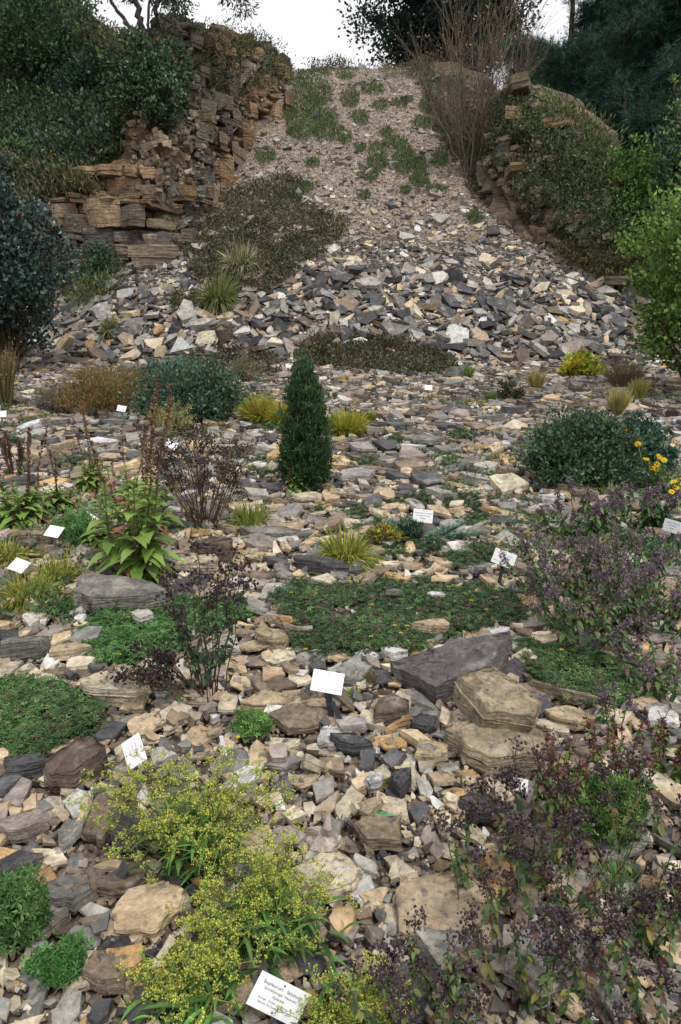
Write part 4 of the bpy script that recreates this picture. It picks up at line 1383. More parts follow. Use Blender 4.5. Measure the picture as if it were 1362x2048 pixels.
SM = [([(855, 985), (900, 968), (955, 978), (965, 1000), (900, 1008)], 'round green cushion left of the dark green bush'), ([(865, 915), (910, 905), (940, 922), (900, 938), (870, 932)], 'small tufted green cushion below the blue grey slab'),
      ([(900, 868), (925, 862), (952, 872), (940, 884), (905, 882)], 'tiny bright green tuft right of the blue grey slab'), ([(775, 875), (802, 875), (805, 890), (778, 892)], 'tiny green cushion left of the blue grey slab'),
      ([(690, 905), (745, 900), (750, 935), (700, 945)], 'loose green patch right of the conical juniper'), ([(975, 985), (1060, 990), (1110, 1040), (1060, 1075), (990, 1040)], 'loose green patch in front of the dark green bush'),
      ([(770, 1000), (850, 990), (870, 1015), (800, 1022)], 'thin green patch behind the feathery plant sign'), ([(640, 1010), (760, 1015), (770, 1060), (690, 1070), (620, 1045)], 'leafy green patch behind the grass tussock'),
      ([(905, 1100), (985, 1095), (1000, 1140), (930, 1150), (880, 1125)], 'flowering green patch left of the sign by the central mat'), ([(60, 1175), (170, 1205), (160, 1250), (80, 1235), (60, 1200)], 'sparse green patch left of the long grey rock'),
      ([(880, 1000), (960, 1010), (990, 1060), (900, 1050)], 'bushy green patch above the feathery plant'), ([(1240, 960), (1362, 940), (1362, 1010), (1270, 1010)], 'green patch under the yellow daisies at the right edge'),
      ([(760, 1085), (880, 1085), (880, 1115), (770, 1120)], 'low green patch right of the grass tussock'), ([(800, 893), (845, 893), (850, 908), (805, 912)], 'short green row just below the blue grey slab'),
      ([(520, 850), (575, 850), (575, 880), (520, 882)], 'dark green tuft left of the conical juniper'), ([(100, 930), (190, 900), (210, 930), (130, 960)], 'pale green patch among the left spikes'),
      ([(-10, 850), (60, 840), (70, 890), (-10, 900)], 'thin green patch at the far left edge'), ([(440, 900), (540, 900), (560, 950), (470, 960)], 'grey green leafy patch behind the dark seedhead bush')]
for i, (pl, lb) in enumerate(SM):
    mat_plant('green_cushion', lb, 'ground cover', pl, 900 + 200 * (i in (5, 7, 8, 11)), .022 if i not in (5, 6, 8) else .018, G_MID if i % 2 else G_DARK + G_MID, .05, 20 + i, tpl=(1 if i in (1, 2, 3, 13) else None), stems=False, flowers=(5 if i == 8 else 0))

# --- heath on the scree
HEATH = [([(345, 490), (385, 455), (470, 380), (560, 352), (620, 372), (600, 410), (640, 425), (690, 445), (700, 470), (650, 505), (600, 545), (560, 580), (480, 590), (420, 600), (390, 560), (370, 520)], 'largest dark heath patch draped down the left of the scree'),
         ([(600, 700), (640, 682), (720, 680), (800, 688), (870, 705), (912, 735), (880, 752), (760, 748), (640, 738), (590, 722)], 'dark brown green heath strip along the foot of the pile'),
         ([(365, 725), (420, 700), (540, 712), (560, 745), (480, 765), (400, 755)], 'grey brown heath patch left of the juniper tip'),
         ([(335, 600), (370, 588), (400, 590), (410, 620), (350, 625)], 'small dark heath cushion left of the lower grass tussock'),
         ([(940, 345), (1010, 405), (1110, 470), (1140, 500), (1080, 480), (980, 420), (930, 380)], 'purplish heath strip along the right cliff foot')]
HP = [(3, (74, 82, 54), 1), (3, (90, 86, 62), 1), (2, (100, 80, 66), 1), (2, (62, 72, 50), 1), (1, (112, 114, 74), 1)]
for i, (pl, lb) in enumerate(HEATH):
    pal = [(2, (88, 76, 64), 1), (2, (70, 74, 54), 1), (1, (104, 88, 76), 1)] if i in (2, 4) else HP
    mat_plant('heath_patch', lb, 'heath', pl, [26000, 12000, 5000, 1800, 4200][i], .055, pal, [.2, .14, .12, .12, .12][i], 50 + i, tpl=1, stems=False)

# --- green patches on the upper slope
def slope_grass():
    rng = np.random.default_rng(91)
    mb = MB()
    S = [(610, 230, 45, 60), (640, 190, 30, 30), (655, 265, 40, 22), (700, 200, 24, 20), (745, 180, 30, 12), (755, 320, 22, 30), (742, 352, 20, 12), (808, 325, 28, 28), (840, 340, 20, 22), (775, 270, 18, 12),
         (600, 160, 30, 20), (720, 240, 20, 16), (860, 215, 32, 16), (838, 365, 26, 12), (690, 280, 18, 14), (640, 150, 26, 10), (580, 230, 16, 16), (690, 155, 24, 8), (530, 315, 26, 14), (800, 210, 20, 10), (845, 250, 26, 14), (885, 240, 20, 22),
         (760, 215, 20, 10), (590, 265, 22, 10), (880, 320, 22, 18), (650, 240, 30, 20), (720, 300, 12, 8), (625, 330, 16, 8), (870, 385, 24, 8), (600, 380, 30, 12), (810, 385, 12, 6), (730, 395, 12, 8), (570, 395, 26, 12), (950, 440, 20, 10), (790, 290, 30, 14)]
    for (cx, cy, rx, ry) in S:
        rx = rx * .8; n = int(1.1 * rx * ry) + 50
        a = rng.uniform(0, 6.28, n); r = np.sqrt(rng.random(n)) * (1 + .35 * fbm(np.cos(a) * 2, np.sin(a) * 2, 2, cx))
        P = hit(cx + rx * r * np.cos(a), cy + ry * r * np.sin(a))
        P[:, 2] += rng.uniform(0, .10, n)
        d = rnd_dirs(rng, n, .9, .8)
        leaves(mb, P, d, .16 * rng.uniform(.6, 1.3, n), pick(rng, [(3, (92, 112, 68), 1), (3, (78, 98, 60), 1), (2, (112, 124, 80), 1), (1, (120, 110, 84), 1)], n), rng, wid=.4)
    o = mb.build('grass', M_LEAF)
    tag(o, 'short green grass growing in patches on the upper scree', 'grass', kind='stuff')


slope_grass()

# --- ivy, scrub and grass over the rock faces
def creeper():
    rng = np.random.default_rng(17)
    mb = MB(); mg = MB(); mr = MB()
    def cover(mbx, poly, nc, nl, R, size, pal, off=.3, sh=.25, wid=1.0, thr=-.9, seed=0, tpl=None, zup=0.3):
        px, py = sample_poly(rng, poly, nc)
        c = hit(px, py)
        k = (fbm(c[:, 0] * .8, c[:, 2] * .8, 3, 40 + seed) > thr) & (c[:, 1] < 60)
        c = c[k]; nn = nrm(c[:, 0], c[:, 1], .4)
        c = c + nn * off * rng.uniform(.3, 1.3, (len(c), 1))
        n = len(c) * nl
        cc = np.repeat(c, nl, 0); P = cc + rng.normal(size=(n, 3)) * R * np.array([1, 1, .7])
        d = unit(np.repeat(nn, nl, 0) * .7 + rng.normal(size=(n, 3)) * .7 + Z3 * zup)
        C = pick(rng, pal, n, .15) * np.repeat(np.exp(rng.normal(0, .25, (len(c), 1))), nl, 0)
        leaves(mbx, P, d, size * rng.uniform(.6, 1.35, n), np.clip(C, .003, .8), rng, wid=wid, tpl=tpl)
    IV = [(3, (54, 74, 50), 1), (3, (68, 92, 58), 1), (2, (44, 60, 46), 1), (1.3, (88, 96, 86), 1), (1.4, (98, 116, 66), 1), (.6, (104, 88, 62), 1)]
    cover(mb, [(-30, -10), (170, -10), (185, 60), (175, 120), (230, 170), (270, 125), (310, 115), (335, 140), (320, 205), (285, 240), (240, 310), (200, 365), (120, 380), (-30, 300)], 1500, 30, .24, .13, IV, .25, thr=-.3)
    cover(mg, [(-30, 60), (180, 60), (290, 180), (285, 320), (200, 375), (60, 390), (-30, 350)], 420, 24, .2, .16, [(3, (102, 100, 62), 1), (2, (122, 108, 74), 1), (2, (84, 96, 56), 1)], .15, wid=.4, thr=-.1, seed=14)
    cover(mb, [(-30, 100), (190, 110), (250, 180), (240, 300), (190, 370), (60, 390), (-30, 350)], 700, 34, .24, .14, [(2, (60, 80, 62), 1), (2, (84, 96, 86), 1), (2, (48, 64, 46), 1), (1, (90, 110, 66), 1)], .4, thr=-.3, seed=3)
    cover(mb, [(262, 125), (320, 112), (350, 145), (335, 215), (300, 250), (262, 215)], 200, 40, .24, .14, IV, .5)
    cover(mg, [(380, 70), (470, 70), (560, 110), (560, 150), (500, 220), (470, 260), (420, 200), (370, 150)], 260, 26, .22, .13, [(2, (74, 84, 52), 1), (2, (94, 92, 64), 1), (1, (60, 68, 44), 1)], .4, thr=-.05, wid=.5)
    cover(mg, [(365, 75), (470, 78), (565, 115), (560, 170), (500, 190), (420, 190), (375, 150)], 260, 30, .22, .13, [(2, (84, 94, 58), 1), (2, (100, 100, 70), 1), (1, (66, 76, 48), 1)], .6, thr=-.15, wid=.5, seed=21)
    cover(mb, [(1000, 210), (1120, 260), (1190, 400), (1230, 520), (1120, 460), (1020, 350)], 260, 28, .2, .11, [(3, (78, 96, 62), 1), (2, (60, 76, 52), 1), (1, (106, 112, 74), 1)], .6, thr=-.1, wid=.7, seed=22)
    cover(mg, [(180, 60), (260, 80), (290, 100), (250, 130), (190, 110)], 70, 26, .22, .14, [(2, (74, 84, 52), 1), (2, (110, 104, 74), 1), (1, (60, 68, 44), 1)], .25, wid=.5)
    cover(mg, [(60, 350), (210, 370), (215, 395), (130, 400), (60, 420)], 160, 30, .2, .2, [(2, (120, 118, 84), 1), (2, (98, 100, 66), 1)], .5, wid=.35, zup=1)
    cover(mg, [(540, 118), (600, 90), (700, 122), (850, 112), (860, 130), (700, 140), (600, 140)], 300, 22, .2, .16, [(2, (62, 76, 46), 1), (2, (78, 88, 56), 1), (1, (96, 90, 66), 1)], .15, wid=.5)
    # right spur
    cover(mb, [(1035, 195), (1100, 215), (1150, 290), (1195, 345), (1260, 440), (1275, 520), (1215, 500), (1160, 420), (1120, 330), (1060, 250)], 330, 28, .22, .11, [(3, (84, 104, 66), 1), (2, (66, 84, 54), 1), (2, (112, 122, 80), 1), (1, (100, 92, 70), 1)], .4, wid=.7)
    cover(mg, [(1000, 170), (1060, 190), (1150, 230), (1230, 300), (1290, 420), (1290, 520), (1200, 470), (1120, 350), (1040, 260)], 800, 30, .22, .16, [(3, (100, 112, 70), 1), (2, (82, 94, 58), 1), (1, (128, 122, 84), 1)], .10, wid=.4, zup=.8, thr=-.9, seed=9)
    cover(mb, [(970, 200), (1100, 230), (1150, 400), (1180, 520), (1080, 440), (1000, 330)], 130, 26, .2, .1, [(3, (66, 84, 56), 1), (2, (52, 66, 46), 1), (1, (98, 92, 64), 1)], .45, thr=.0)
    cover(mg, [(1090, 490), (1200, 520), (1290, 540), (1290, 600), (1200, 570)], 140, 30, .22, .15, [(2, (108, 104, 72), 1), (2, (76, 84, 52), 1), (1, (92, 72, 54), 1)], .2, wid=.4)
    cover(mg, [(840, 130), (960, 200), (960, 330), (900, 300), (860, 200)], 380, 30, .2, .14, [(2, (88, 96, 62), 1), (2, (70, 82, 50), 1), (1, (110, 104, 74), 1)], .15, wid=.5)
    cover(mg, [(740, 118), (850, 112), (870, 150), (780, 160)], 90, 30, .18, .16, [(2, (120, 112, 84), 1), (1, (88, 84, 60), 1)], .12, wid=.3, zup=1)
    cover(mg, [(130, 560), (230, 540), (240, 580), (180, 620), (120, 610)], 60, 30, .2, .16, [(2, (92, 106, 66), 1), (1, (110, 112, 80), 1)], .1, wid=.4, zup=1)
    o = mb.build('ivy', M_LEAF); tag(o, 'dark ivy and bramble hanging over the quarry faces', 'ivy', kind='stuff')
    o = mg.build('rough_grass', M_LEAF); tag(o, 'rough grass and scrub on the ledges and the rim', 'grass', kind='stuff')


creeper()


def sparse_weeds():
    rng = np.random.default_rng(41)
    mb = MB(); n = 5200
    y = rng.uniform(3.2, 15.5, n); x = rng.uniform(-.56, .56, n) * y
    k = (fbm(x * .55, y * .55, 3, 88) + .25 * sstep(x / y, -.05, .2) * sstep(9 - y, 0, 3) > .14)
    x, y = x[k], y[k]; n = len(x)
    m = 14; X = np.repeat(x, m) + rng.normal(0, .045, n * m); Y = np.repeat(y, m) + rng.normal(0, .045, n * m)
    P = np.stack([X, Y, H(X, Y) + rng.uniform(.01, .09, n * m)], -1)
    C = pick(rng, [(3, (84, 112, 62), 1), (2, (104, 128, 74), 1), (2, (70, 94, 60), 1), (1, (126, 116, 76), 1), (.6, (112, 84, 72), 1)], n * m) * np.repeat(np.exp(rng.normal(0, .2, (n, 1))), m, 0)
    leaves(mb, P, rnd_dirs(rng, n * m, .5), .034 * rng.uniform(.6, 1.4, n * m), C, rng, wid=.8)
    o = mb.build('sparse_weeds', M_LEAF); tag(o, 'thin scattered weeds growing between the slabs of the garden', 'weeds', kind='stuff')
    mr = MB()
    for poly, cnt in (([(265, 245), (420, 240), (470, 330), (400, 420), (290, 400)], 420), ([(400, 120), (570, 110), (560, 200), (480, 260), (420, 230)], 260), ([(1000, 180), (1130, 250), (1200, 350), (1250, 520), (1100, 470), (980, 350)], 420), ([(840, 140), (980, 190), (960, 260), (880, 220)], 120)):
        px, py = sample_poly(rng, poly, cnt); Q = hit(px, py); nn = nrm(Q[:, 0], Q[:, 1], .4)
        L = np.clip(rng.lognormal(-1.7, .45, cnt), .08, .5)
        Q = Q + nn * rng.uniform(.15, .5, (cnt, 1))
        Rm = rotmats(rng.uniform(0, 6.28, cnt), rng.normal(0, .25, cnt), rng.normal(0, .25, cnt)) * np.stack([L, L * .8, L * rng.uniform(.3, .6, cnt)], -1)[:, None, :]
        wh = rng.integers(0, 16, cnt); C = stone_col([['tan brown', 'mid grey', 'brown', 'lichened tan'][q] for q in rng.integers(0, 4, cnt)], rng, .62)
        for q in range(16):
            mk = wh == q; mr.inst(MIDT[q][0], MIDT[q][1], Rm[mk], Q[mk], C[mk])
    o = mr.build('rubble', M_SCREE); tag(o, 'loose rubble lying on the ledges of the two rock faces', 'rubble', kind='stuff')


sparse_weeds()

# --- shrubs of the slopes
def b(name, label, px, py, wpx, hpx, nc, nl, size, pal, **k):
    P = at(px, py); m = float(mpp(P)); w = wpx * m / 2; h = hpx * m
    dp = k.pop('deep', 1.0)
    return bush(name, label, 'shrub', P, w, w * dp, h, nc, nl, size, pal, **k)


b('holly_bush', 'dark blue green shrub with small red fruit at the left edge', 18, 745, 255, 355, 420, 46, .10, [(3, (44, 62, 56), 1), (3, (56, 76, 68), 1), (2, (36, 50, 46), 1), (1, (74, 96, 92), 1)], seed=3, mat=M_GLOSS, clump=.13, shape='ball', z0=.25, wid=1.25, extra=('fruit', 70, .022, (190, 40, 50)))
b('ivy_bush', 'large rounded dark ivy bush hanging by the tree foot on the left cliff', 305, 262, 105, 150, 200, 50, .12, G_DARK, seed=4, mat=M_GLOSS, clump=.14)
b('scrub_bush', 'dark evergreen bush high on the left slope', 195, 205, 120, 95, 130, 44, .12, [(3, (36, 56, 42), 1), (2, (46, 68, 50), 1)], seed=5)
b('scrub_bush', 'tall dark leafy bush at the top left corner', 60, 170, 190, 190, 260, 44, .13, G_DARK, seed=6)
b('scrub_bush', 'yellow flowered grey green bush on the left slope', 120, 335, 110, 60, 120, 40, .10, [(2, (84, 98, 84), 1), (2, (62, 80, 60), 1)], seed=7, extra=('flowers', 26, .035, (230, 180, 40)))
b('scrub_bush', 'low green bush above the small left buttress', 40, 350, 130, 60, 130, 40, .11, G_MID, seed=8)
b('scrub_bush', 'narrow green bush growing at the foot of the left cliff', 200, 560, 70, 65, 70, 36, .08, [(3, (56, 80, 60), 1), (2, (70, 96, 72), 1)], seed=9)
b('hedge_bush', 'bright green bush below the pines right of the rock spur', 1245, 470, 110, 160, 220, 44, .10, [(3, (80, 112, 50), 1), (2, (98, 132, 58), 1), (2, (62, 92, 46), 1)], seed=10, updir=.6)
b('hedge_bush', 'darker green bush behind the right hand tree', 1325, 500, 150, 220, 260, 44, .11, [(3, (62, 88, 58), 1), (2, (48, 72, 50), 1), (1, (84, 108, 66), 1)], seed=11)
b('hedge_bush', 'grey green bush high on the right beside the pine', 1345, 420, 110, 190, 200, 44, .11, [(3, (62, 84, 66), 1), (2, (50, 70, 56), 1)], seed=12)
b('hedge_bush', 'brown green scrub at the right foot of the spur', 1290, 560, 150, 70, 130, 36, .09, [(2, (88, 84, 54), 1), (2, (66, 76, 46), 1), (1, (110, 82, 58), 1)], seed=13)
b('fruit_tree', 'lime green small tree leaning in from the right edge', 1395, 790, 290, 385, 430, 48, .085, [(3, (90, 118, 54), 1), (3, (112, 140, 66), 1), (2, (72, 98, 48), 1), (1, (140, 160, 84), 1)], seed=14, shape='ball', z0=.3, clump=.12, wid=1.1, trunkpart='branches')
b('fruit_tree', 'upper lime green branches at the right edge', 1400, 560, 150, 330, 160, 44, .085, [(3, (98, 124, 58), 1), (3, (122, 148, 72), 1)], seed=15, shape='ball', z0=1.6, clump=.16, wid=1.1, trunkpart='branches')

# --- the garden shrubs
b('juniper', 'dark green conical juniper standing alone in the middle of the garden', 611, 975, 84, 236, 520, 56, .040, [(3, (52, 78, 48), 1), (3, (66, 94, 56), 1), (2, (42, 62, 42), 1), (1, (84, 112, 64), 1)], seed=16, shape='cone', clump=.15, updir=1.3, wid=.45, z0=.03, trunkpart='trunk')
b('shrubby_peony', 'broad blue green shrub behind the left signs', 390, 838, 185, 105, 300, 80, .05, G_BLUE, seed=17, clump=.15, updir=.5)
b('shrubby_peony', 'blue green shrub joining the broad one on its left', 335, 800, 130, 65, 180, 70, .05, [(3, (60, 92, 74), 1), (2, (74, 106, 86), 1), (2, (50, 76, 62), 1)], seed=18)
b('round_bush', 'broad dark green bush with scattered orange flowers on the right', 1165, 968, 185, 122, 380, 80, .038, [(3, (66, 92, 72), 1), (3, (82, 108, 82), 1), (2, (50, 74, 60), 1), (1, (100, 118, 76), 1), (.3, (120, 96, 76), 1)], seed=19, clump=.14, updir=.6, extra=('flowers', 5, .018, (235, 160, 30)))
b('round_bush', 'right half of the dark green bush pair, a little farther back', 1268, 945, 115, 105, 240, 80, .038, [(3, (60, 90, 76), 1), (3, (76, 106, 88), 1), (2, (46, 70, 60), 1)], seed=20, clump=.15, updir=.6)
b('feathery_bush', 'wispy rust and olive bush left of the blue green shrub', 210, 826, 175, 85, 260, 60, .05, [(3, (126, 112, 66), 1), (2, (140, 104, 68), 1), (2, (104, 110, 62), 1), (1, (158, 128, 88), 1)], seed=21, clump=.16, updir=1.0, wid=.3)
b('feathery_bush', 'small blue grey bush at the left of the rusty one', 112, 828, 60, 50, 60, 40, .05, [(2, (92, 104, 98), 1), (1, (110, 100, 110), 1)], seed=22, wid=.4)
b('leafy_clump', 'low yellow and lime clump with a small sign at the foot of the pile', 1165, 752, 82, 36, 90, 30, .09, [(3, (176, 184, 60), 1), (2, (120, 156, 56), 1), (2, (208, 176, 70), 1)], seed=23, trunk=False, wid=1.2)
b('leafy_weed', 'bushy light green leafy weed among the tall purple seedheads', 1200, 1665, 130, 110, 150, 30, .022, [(3, (88, 118, 62), 1), (2, (112, 140, 76), 1), (1, (66, 100, 50), 1)], seed=24, clump=.18, tpl=(PALM_V * .8, PALM_F))
b('leafy_weed', 'green lobed weed at the lower left edge', 20, 1880, 120, 100, 110, 24, .024, [(3, (78, 112, 62), 1), (2, (98, 132, 78), 1)], seed=25, clump=.18, tpl=(PALM_V * .8, PALM_F))
b('leafy_weed', 'small green lobed weed below the large buff slab', 130, 1960, 85, 55, 50, 20, .02, [(3, (74, 118, 62), 1), (2, (92, 134, 76), 1)], seed=26, clump=.2, tpl=(PALM_V * .8, PALM_F))
b('leafy_weed', 'green weed with a yellow flower above the umbel plant', 508, 1482, 66, 42, 45, 18, .02, [(3, (92, 128, 66), 1), (2, (112, 146, 78), 1)], seed=27, clump=.2, tpl=(PALM_V * .8, PALM_F), extra=('flowers', 2, .009, (240, 205, 20)))
b('leafy_weed', 'yellow green lobed weed behind the left signs', 165, 1090, 90, 55, 60, 22, .03, [(3, (84, 120, 66), 1), (2, (100, 140, 80), 1)], seed=28, clump=.2, tpl=(PALM_V * .8, PALM_F))
b('straw_herb', 'small straw coloured herb in front of the blue green shrub', 345, 868, 80, 60, 70, 30, .04, [(2, (150, 142, 84), 1), (2, (112, 120, 66), 1), (1, (190, 180, 150), 1)], seed=29, wid=.4, updir=1)
b('straw_herb', 'greyish herb with pale seedheads left of the juniper tip', 490, 765, 70, 55, 70, 30, .05, [(2, (120, 122, 92), 1), (1, (90, 98, 66), 1), (1, (160, 150, 120), 1)], seed=30, wid=.4, updir=1)
b('straw_herb', 'dark brown herb below the heath strip', 665, 1118, 10, 6, 4, 6, .02, [(2, (120, 80, 60), 1)], seed=31)
b('dark_herb', 'small dark leafy herb right of the dry grass tufts', 1022, 805, 50, 38, 50, 26, .05, [(2, (66, 86, 54), 1), (2, (84, 70, 60), 1)], seed=32)


# --- grass tufts
def tf(label, px, py, wpx, hpx, n, pal, droop=.5, seed=1, group=None, w=None, spread=1.0, heads=0, name='grass_tussock', up=1.0):
    P = at(px, py); m = float(mpp(P))
    return tuft(name, label, 'grass', P, int(n * 1.5), hpx * m * (1.5 if droop > 1.15 else 1.05), spread, pal, droop, seed, w or 1.2 * m, group, up=up, radius=wpx * m * .16, heads=heads)


tf('fullest yellow green grass tussock in front of the feathery plant', 690, 1122, 150, 72, 1300, G_YEL, 1.3, 1, spread=1.5)
tf('low spreading grass tussock at the left edge below the lower sign', 60, 1205, 190, 70, 1100, G_YEL, 1.3, 2, spread=1.7)
tf('spreading grass tussock right of the lower left sign', 115, 1165, 130, 60, 900, G_YEL, 1.3, 3, spread=1.6)
tf('grass tussock at the left edge above the lower left sign', 15, 1125, 110, 55, 700, G_YEL, 1.3, 4, spread=1.5)
tf('flattened grass tussock right of the dark brown seedhead bush', 500, 1050, 150, 50, 900, [(3, (130, 142, 70), 1), (2, (104, 124, 60), 1), (2, (160, 160, 90), 1)], 1.2, 5, spread=1.7)
tf('tall grass tussock with bleached hanging blades on the heath', 482, 545, 80, 80, 600, [(2, (150, 146, 112), 1), (2, (96, 108, 66), 1), (1, (176, 168, 140), 1)], 1.1, 6, spread=1.0)
tf('lower green grass tussock on the left scree', 437, 612, 75, 80, 600, [(3, (96, 110, 60), 1), (2, (118, 126, 72), 1), (1, (150, 140, 100), 1)], .9, 7)
tf('small grass tussock beside the propped white slab', 222, 670, 45, 45, 260, [(3, (96, 106, 66), 1), (2, (130, 128, 86), 1)], .9, 8)
tf('yellow grass clump left of the juniper', 520, 845, 110, 60, 1100, [(3, (172, 160, 66), 1), (2, (142, 146, 60), 1), (1, (120, 132, 60), 1)], .5, 9, spread=.9)
tf('second yellow grass clump touching the juniper', 565, 850, 90, 54, 900, [(3, (172, 160, 66), 1), (2, (142, 146, 60), 1)], .5, 10, spread=.9)
tf('yellow grass clump right of the juniper', 690, 872, 120, 58, 1200, [(3, (168, 162, 62), 1), (2, (136, 146, 58), 1)], .5, 11, spread=.9)
tf('small yellow grass clump farthest right of the juniper', 738, 845, 34, 26, 260, [(3, (150, 146, 62), 1), (2, (120, 130, 56), 1)], .4, 12, spread=.7)
tf('straw coloured grass tuft left of the yellow leaved clump', 1072, 782, 36, 44, 200, [(3, (168, 150, 100), 1), (2, (136, 134, 78), 1)], .3, 13, spread=.5, heads=20)
tf('straw grass tuft behind the dark green bush', 1235, 832, 40, 60, 220, [(3, (168, 154, 96), 1), (2, (150, 150, 82), 1)], .3, 14, spread=.5, heads=20)
tf('olive grass tuft right of the yellow leaved clump', 1275, 800, 34, 44, 220, [(3, (140, 144, 78), 1), (2, (160, 150, 90), 1)], .3, 15, spread=.5, heads=10)
tf('hazy brown feather grass right of the yellow leaved clump', 1245, 780, 100, 75, 420, [(3, (132, 120, 92), 1), (2, (112, 108, 78), 1)], .3, 16, spread=.8, w=.004, heads=120)
tf('thin green grass tuft right of the heath strip', 938, 757, 30, 26, 160, [(3, (112, 134, 70), 1), (2, (130, 146, 80), 1)], .3, 17, spread=.5)
tf('small green tuft left of the dark leafy herb', 980, 808, 28, 26, 160, [(3, (104, 122, 66), 1)], .3, 18, spread=.5)
tf('tall dry grass stand at the left edge under the shrub', 10, 815, 60, 115, 170, [(3, (112, 104, 70), 1), (2, (84, 92, 52), 1), (1, (150, 132, 96), 1)], .12, 19, spread=.3, heads=60)
tf('dead grey grass tuft among the slabs left of the central mat', 545, 1165, 60, 26, 300, [(3, (122, 116, 96), 1), (1, (98, 104, 70), 1)], .8, 20, spread=1.2)
tf('dead grass tuft below the grey slab', 525, 1125, 50, 26, 220, [(3, (126, 120, 100), 1), (1, (98, 104, 70), 1)], .8, 21, spread=1.2)
tf('short grass tuft left of the slate boulder', 742, 1360, 60, 26, 300, [(2, (98, 104, 66), 1), (2, (140, 128, 104), 1)], .7, 22, spread=1.1)
tf('small bright grass tuft beside the tilted sign', 702, 1395, 26, 30, 90, [(3, (112, 150, 66), 1)], .5, 23, spread=.8)
tf('thin green grass blades below the tall purple seedheads', 1235, 1790, 110, 95, 130, [(3, (92, 134, 66), 1), (2, (120, 152, 84), 1)], .5, 24, spread=.9)
tf('small grass tuft below the stacked tan boulders', 755, 1572, 45, 28, 120, [(3, (122, 140, 72), 1), (1, (170, 130, 80), 1)], .6, 25, spread=1.0)
tf('thin grass tuft in front of the dark green bush', 1225, 1000, 46, 40, 150, [(3, (134, 150, 78), 1)], .5, 26, spread=.8)
tf('fine grass at the bottom edge left of the lowest sign', 395, 2030, 80, 60, 160, [(3, (104, 138, 70), 1), (1, (140, 150, 84), 1)], .6, 27, spread=.9)


# --- broad-leaved plants with tall brown spikes
def broadleaf(label, px, py, wpx, hpx, nspike, spikepx, seed=1, lsz=1.0, group=None, pal=None):
    rng = np.random.default_rng(seed)
    P = at(px, py); m = float(mpp(P))
    t = thing('foxglove_plant', label, 'plant', P, group)
    h = hpx * m
    ns = nspike + 3
    a = rng.uniform(0, 6.28, ns); r = wpx * m * .2
    bse = np.stack([r * np.cos(a), r * np.sin(a), 0 * a - .02], -1) * rng.random((ns, 1)) ** .5
    d = np.stack([np.cos(a) * .16, np.sin(a) * .16, np.ones(ns)], -1)
    SL_ = np.where(np.arange(ns) < nspike, spikepx * m * rng.uniform(.72, 1.05, ns), h)
    K = 9
    S = paths(bse, d, SL_, 0.0 * SL_, K, .02, rng)
    ms = MB(); tubes(ms, S, .006 * lsz * np.linspace(1, .35, K)[None] * np.ones((ns, 1)), pick(rng, [(1, (120, 90, 70), 1), (1, (98, 104, 60), 1)], ns), 4)
    ms.build('stems', M_DRY, t)
    ml = MB()
    nl = 30
    for k in range(ns):
        tt = np.linspace(.02, 1, nl) * min(1, h / SL_[k]) * rng.uniform(.9, 1.05)
        f = np.clip(tt, 0, 1) * (K - 1); i0 = np.minimum(f.astype(int), K - 2); fr = (f - i0)[:, None]
        c = S[k, i0] * (1 - fr) + S[k, i0 + 1] * fr
        an = np.arange(nl) * 2.4 + rng.uniform(0, 6)
        dd = np.stack([np.cos(an), np.sin(an), np.linspace(.15, .95, nl)], -1)
        LL = lsz * np.interp(np.linspace(0, 1, nl), [0, .2, .7, 1], [.2, .22, .15, .06]) * rng.uniform(.75, 1.2, nl)
        Pl = paths(c, dd, LL, np.linspace(.75, .35, nl), 7)
        du_ = unit(dd); side = unit(np.cross(du_, Z3)); nv = np.cross(side, du_)
        strips(ml, Pl, LL[:, None] * np.array([.03, .12, .185, .2, .155, .08, .005])[None], side, pick(rng, pal or [(4, (112, 142, 66), 1), (3, (134, 158, 82), 1), (1, (90, 118, 58), 1), (.8, (160, 110, 96), 1)], nl, .12), .3, nv)
    ml.build('leaves', M_LEAF, t)
    for k in range(nspike):
        mh = MB()
        n = 130
        lo = min(.95, h / SL_[k] * .9)
        f = rng.uniform(lo, 1, n) * (K - 1); i0 = np.minimum(f.astype(int), K - 2); fr = (f - i0)[:, None]
        c = S[k, i0] * (1 - fr) + S[k, i0 + 1] * fr
        dd = unit(rng.normal(size=c.shape) * np.array([1, 1, .3]) + Z3 * .5)
        leaves(mh, c, dd, .021 * lsz * rng.uniform(.6, 1.2, n), pick(rng, [(2, (112, 78, 64), 1), (2, (90, 64, 54), 1), (1, (134, 100, 80), 1)], n), rng, wid=1.4)
        mh.build('seed_spike', M_DRY, t)
    return t


broadleaf('largest broad-leaved plant with tall brown spikes behind the long grey rock', 272, 1165, 110, 235, 4, 500, 1)
broadleaf('broad-leaved plant with slim spikes behind the largest one', 300, 1070, 110, 95, 3, 250, 2, .85)
broadleaf('leaning broad-leaved plant left of the largest one', 205, 1100, 60, 50, 2, 210, 3, .7)
broadleaf('broad-leaved rosette with thin spikes at the left edge', 45, 1055, 110, 85, 4, 200, 4, .9)
broadleaf('broad-leaved rosette right of the one at the left edge', 120, 1025, 70, 55, 2, 150, 5, .75)
broadleaf('small broad-leaved plant among the slabs behind the leaning one', 195, 980, 80, 60, 3, 170, 6, .7)
broadleaf('small broad-leaved seedling at the foot of the juniper', 590, 985, 45, 42, 1, 60, 7, .55)
broadleaf('small broad-leaved plant right of the largest one', 262, 1010, 60, 60, 2, 190, 8, .7)

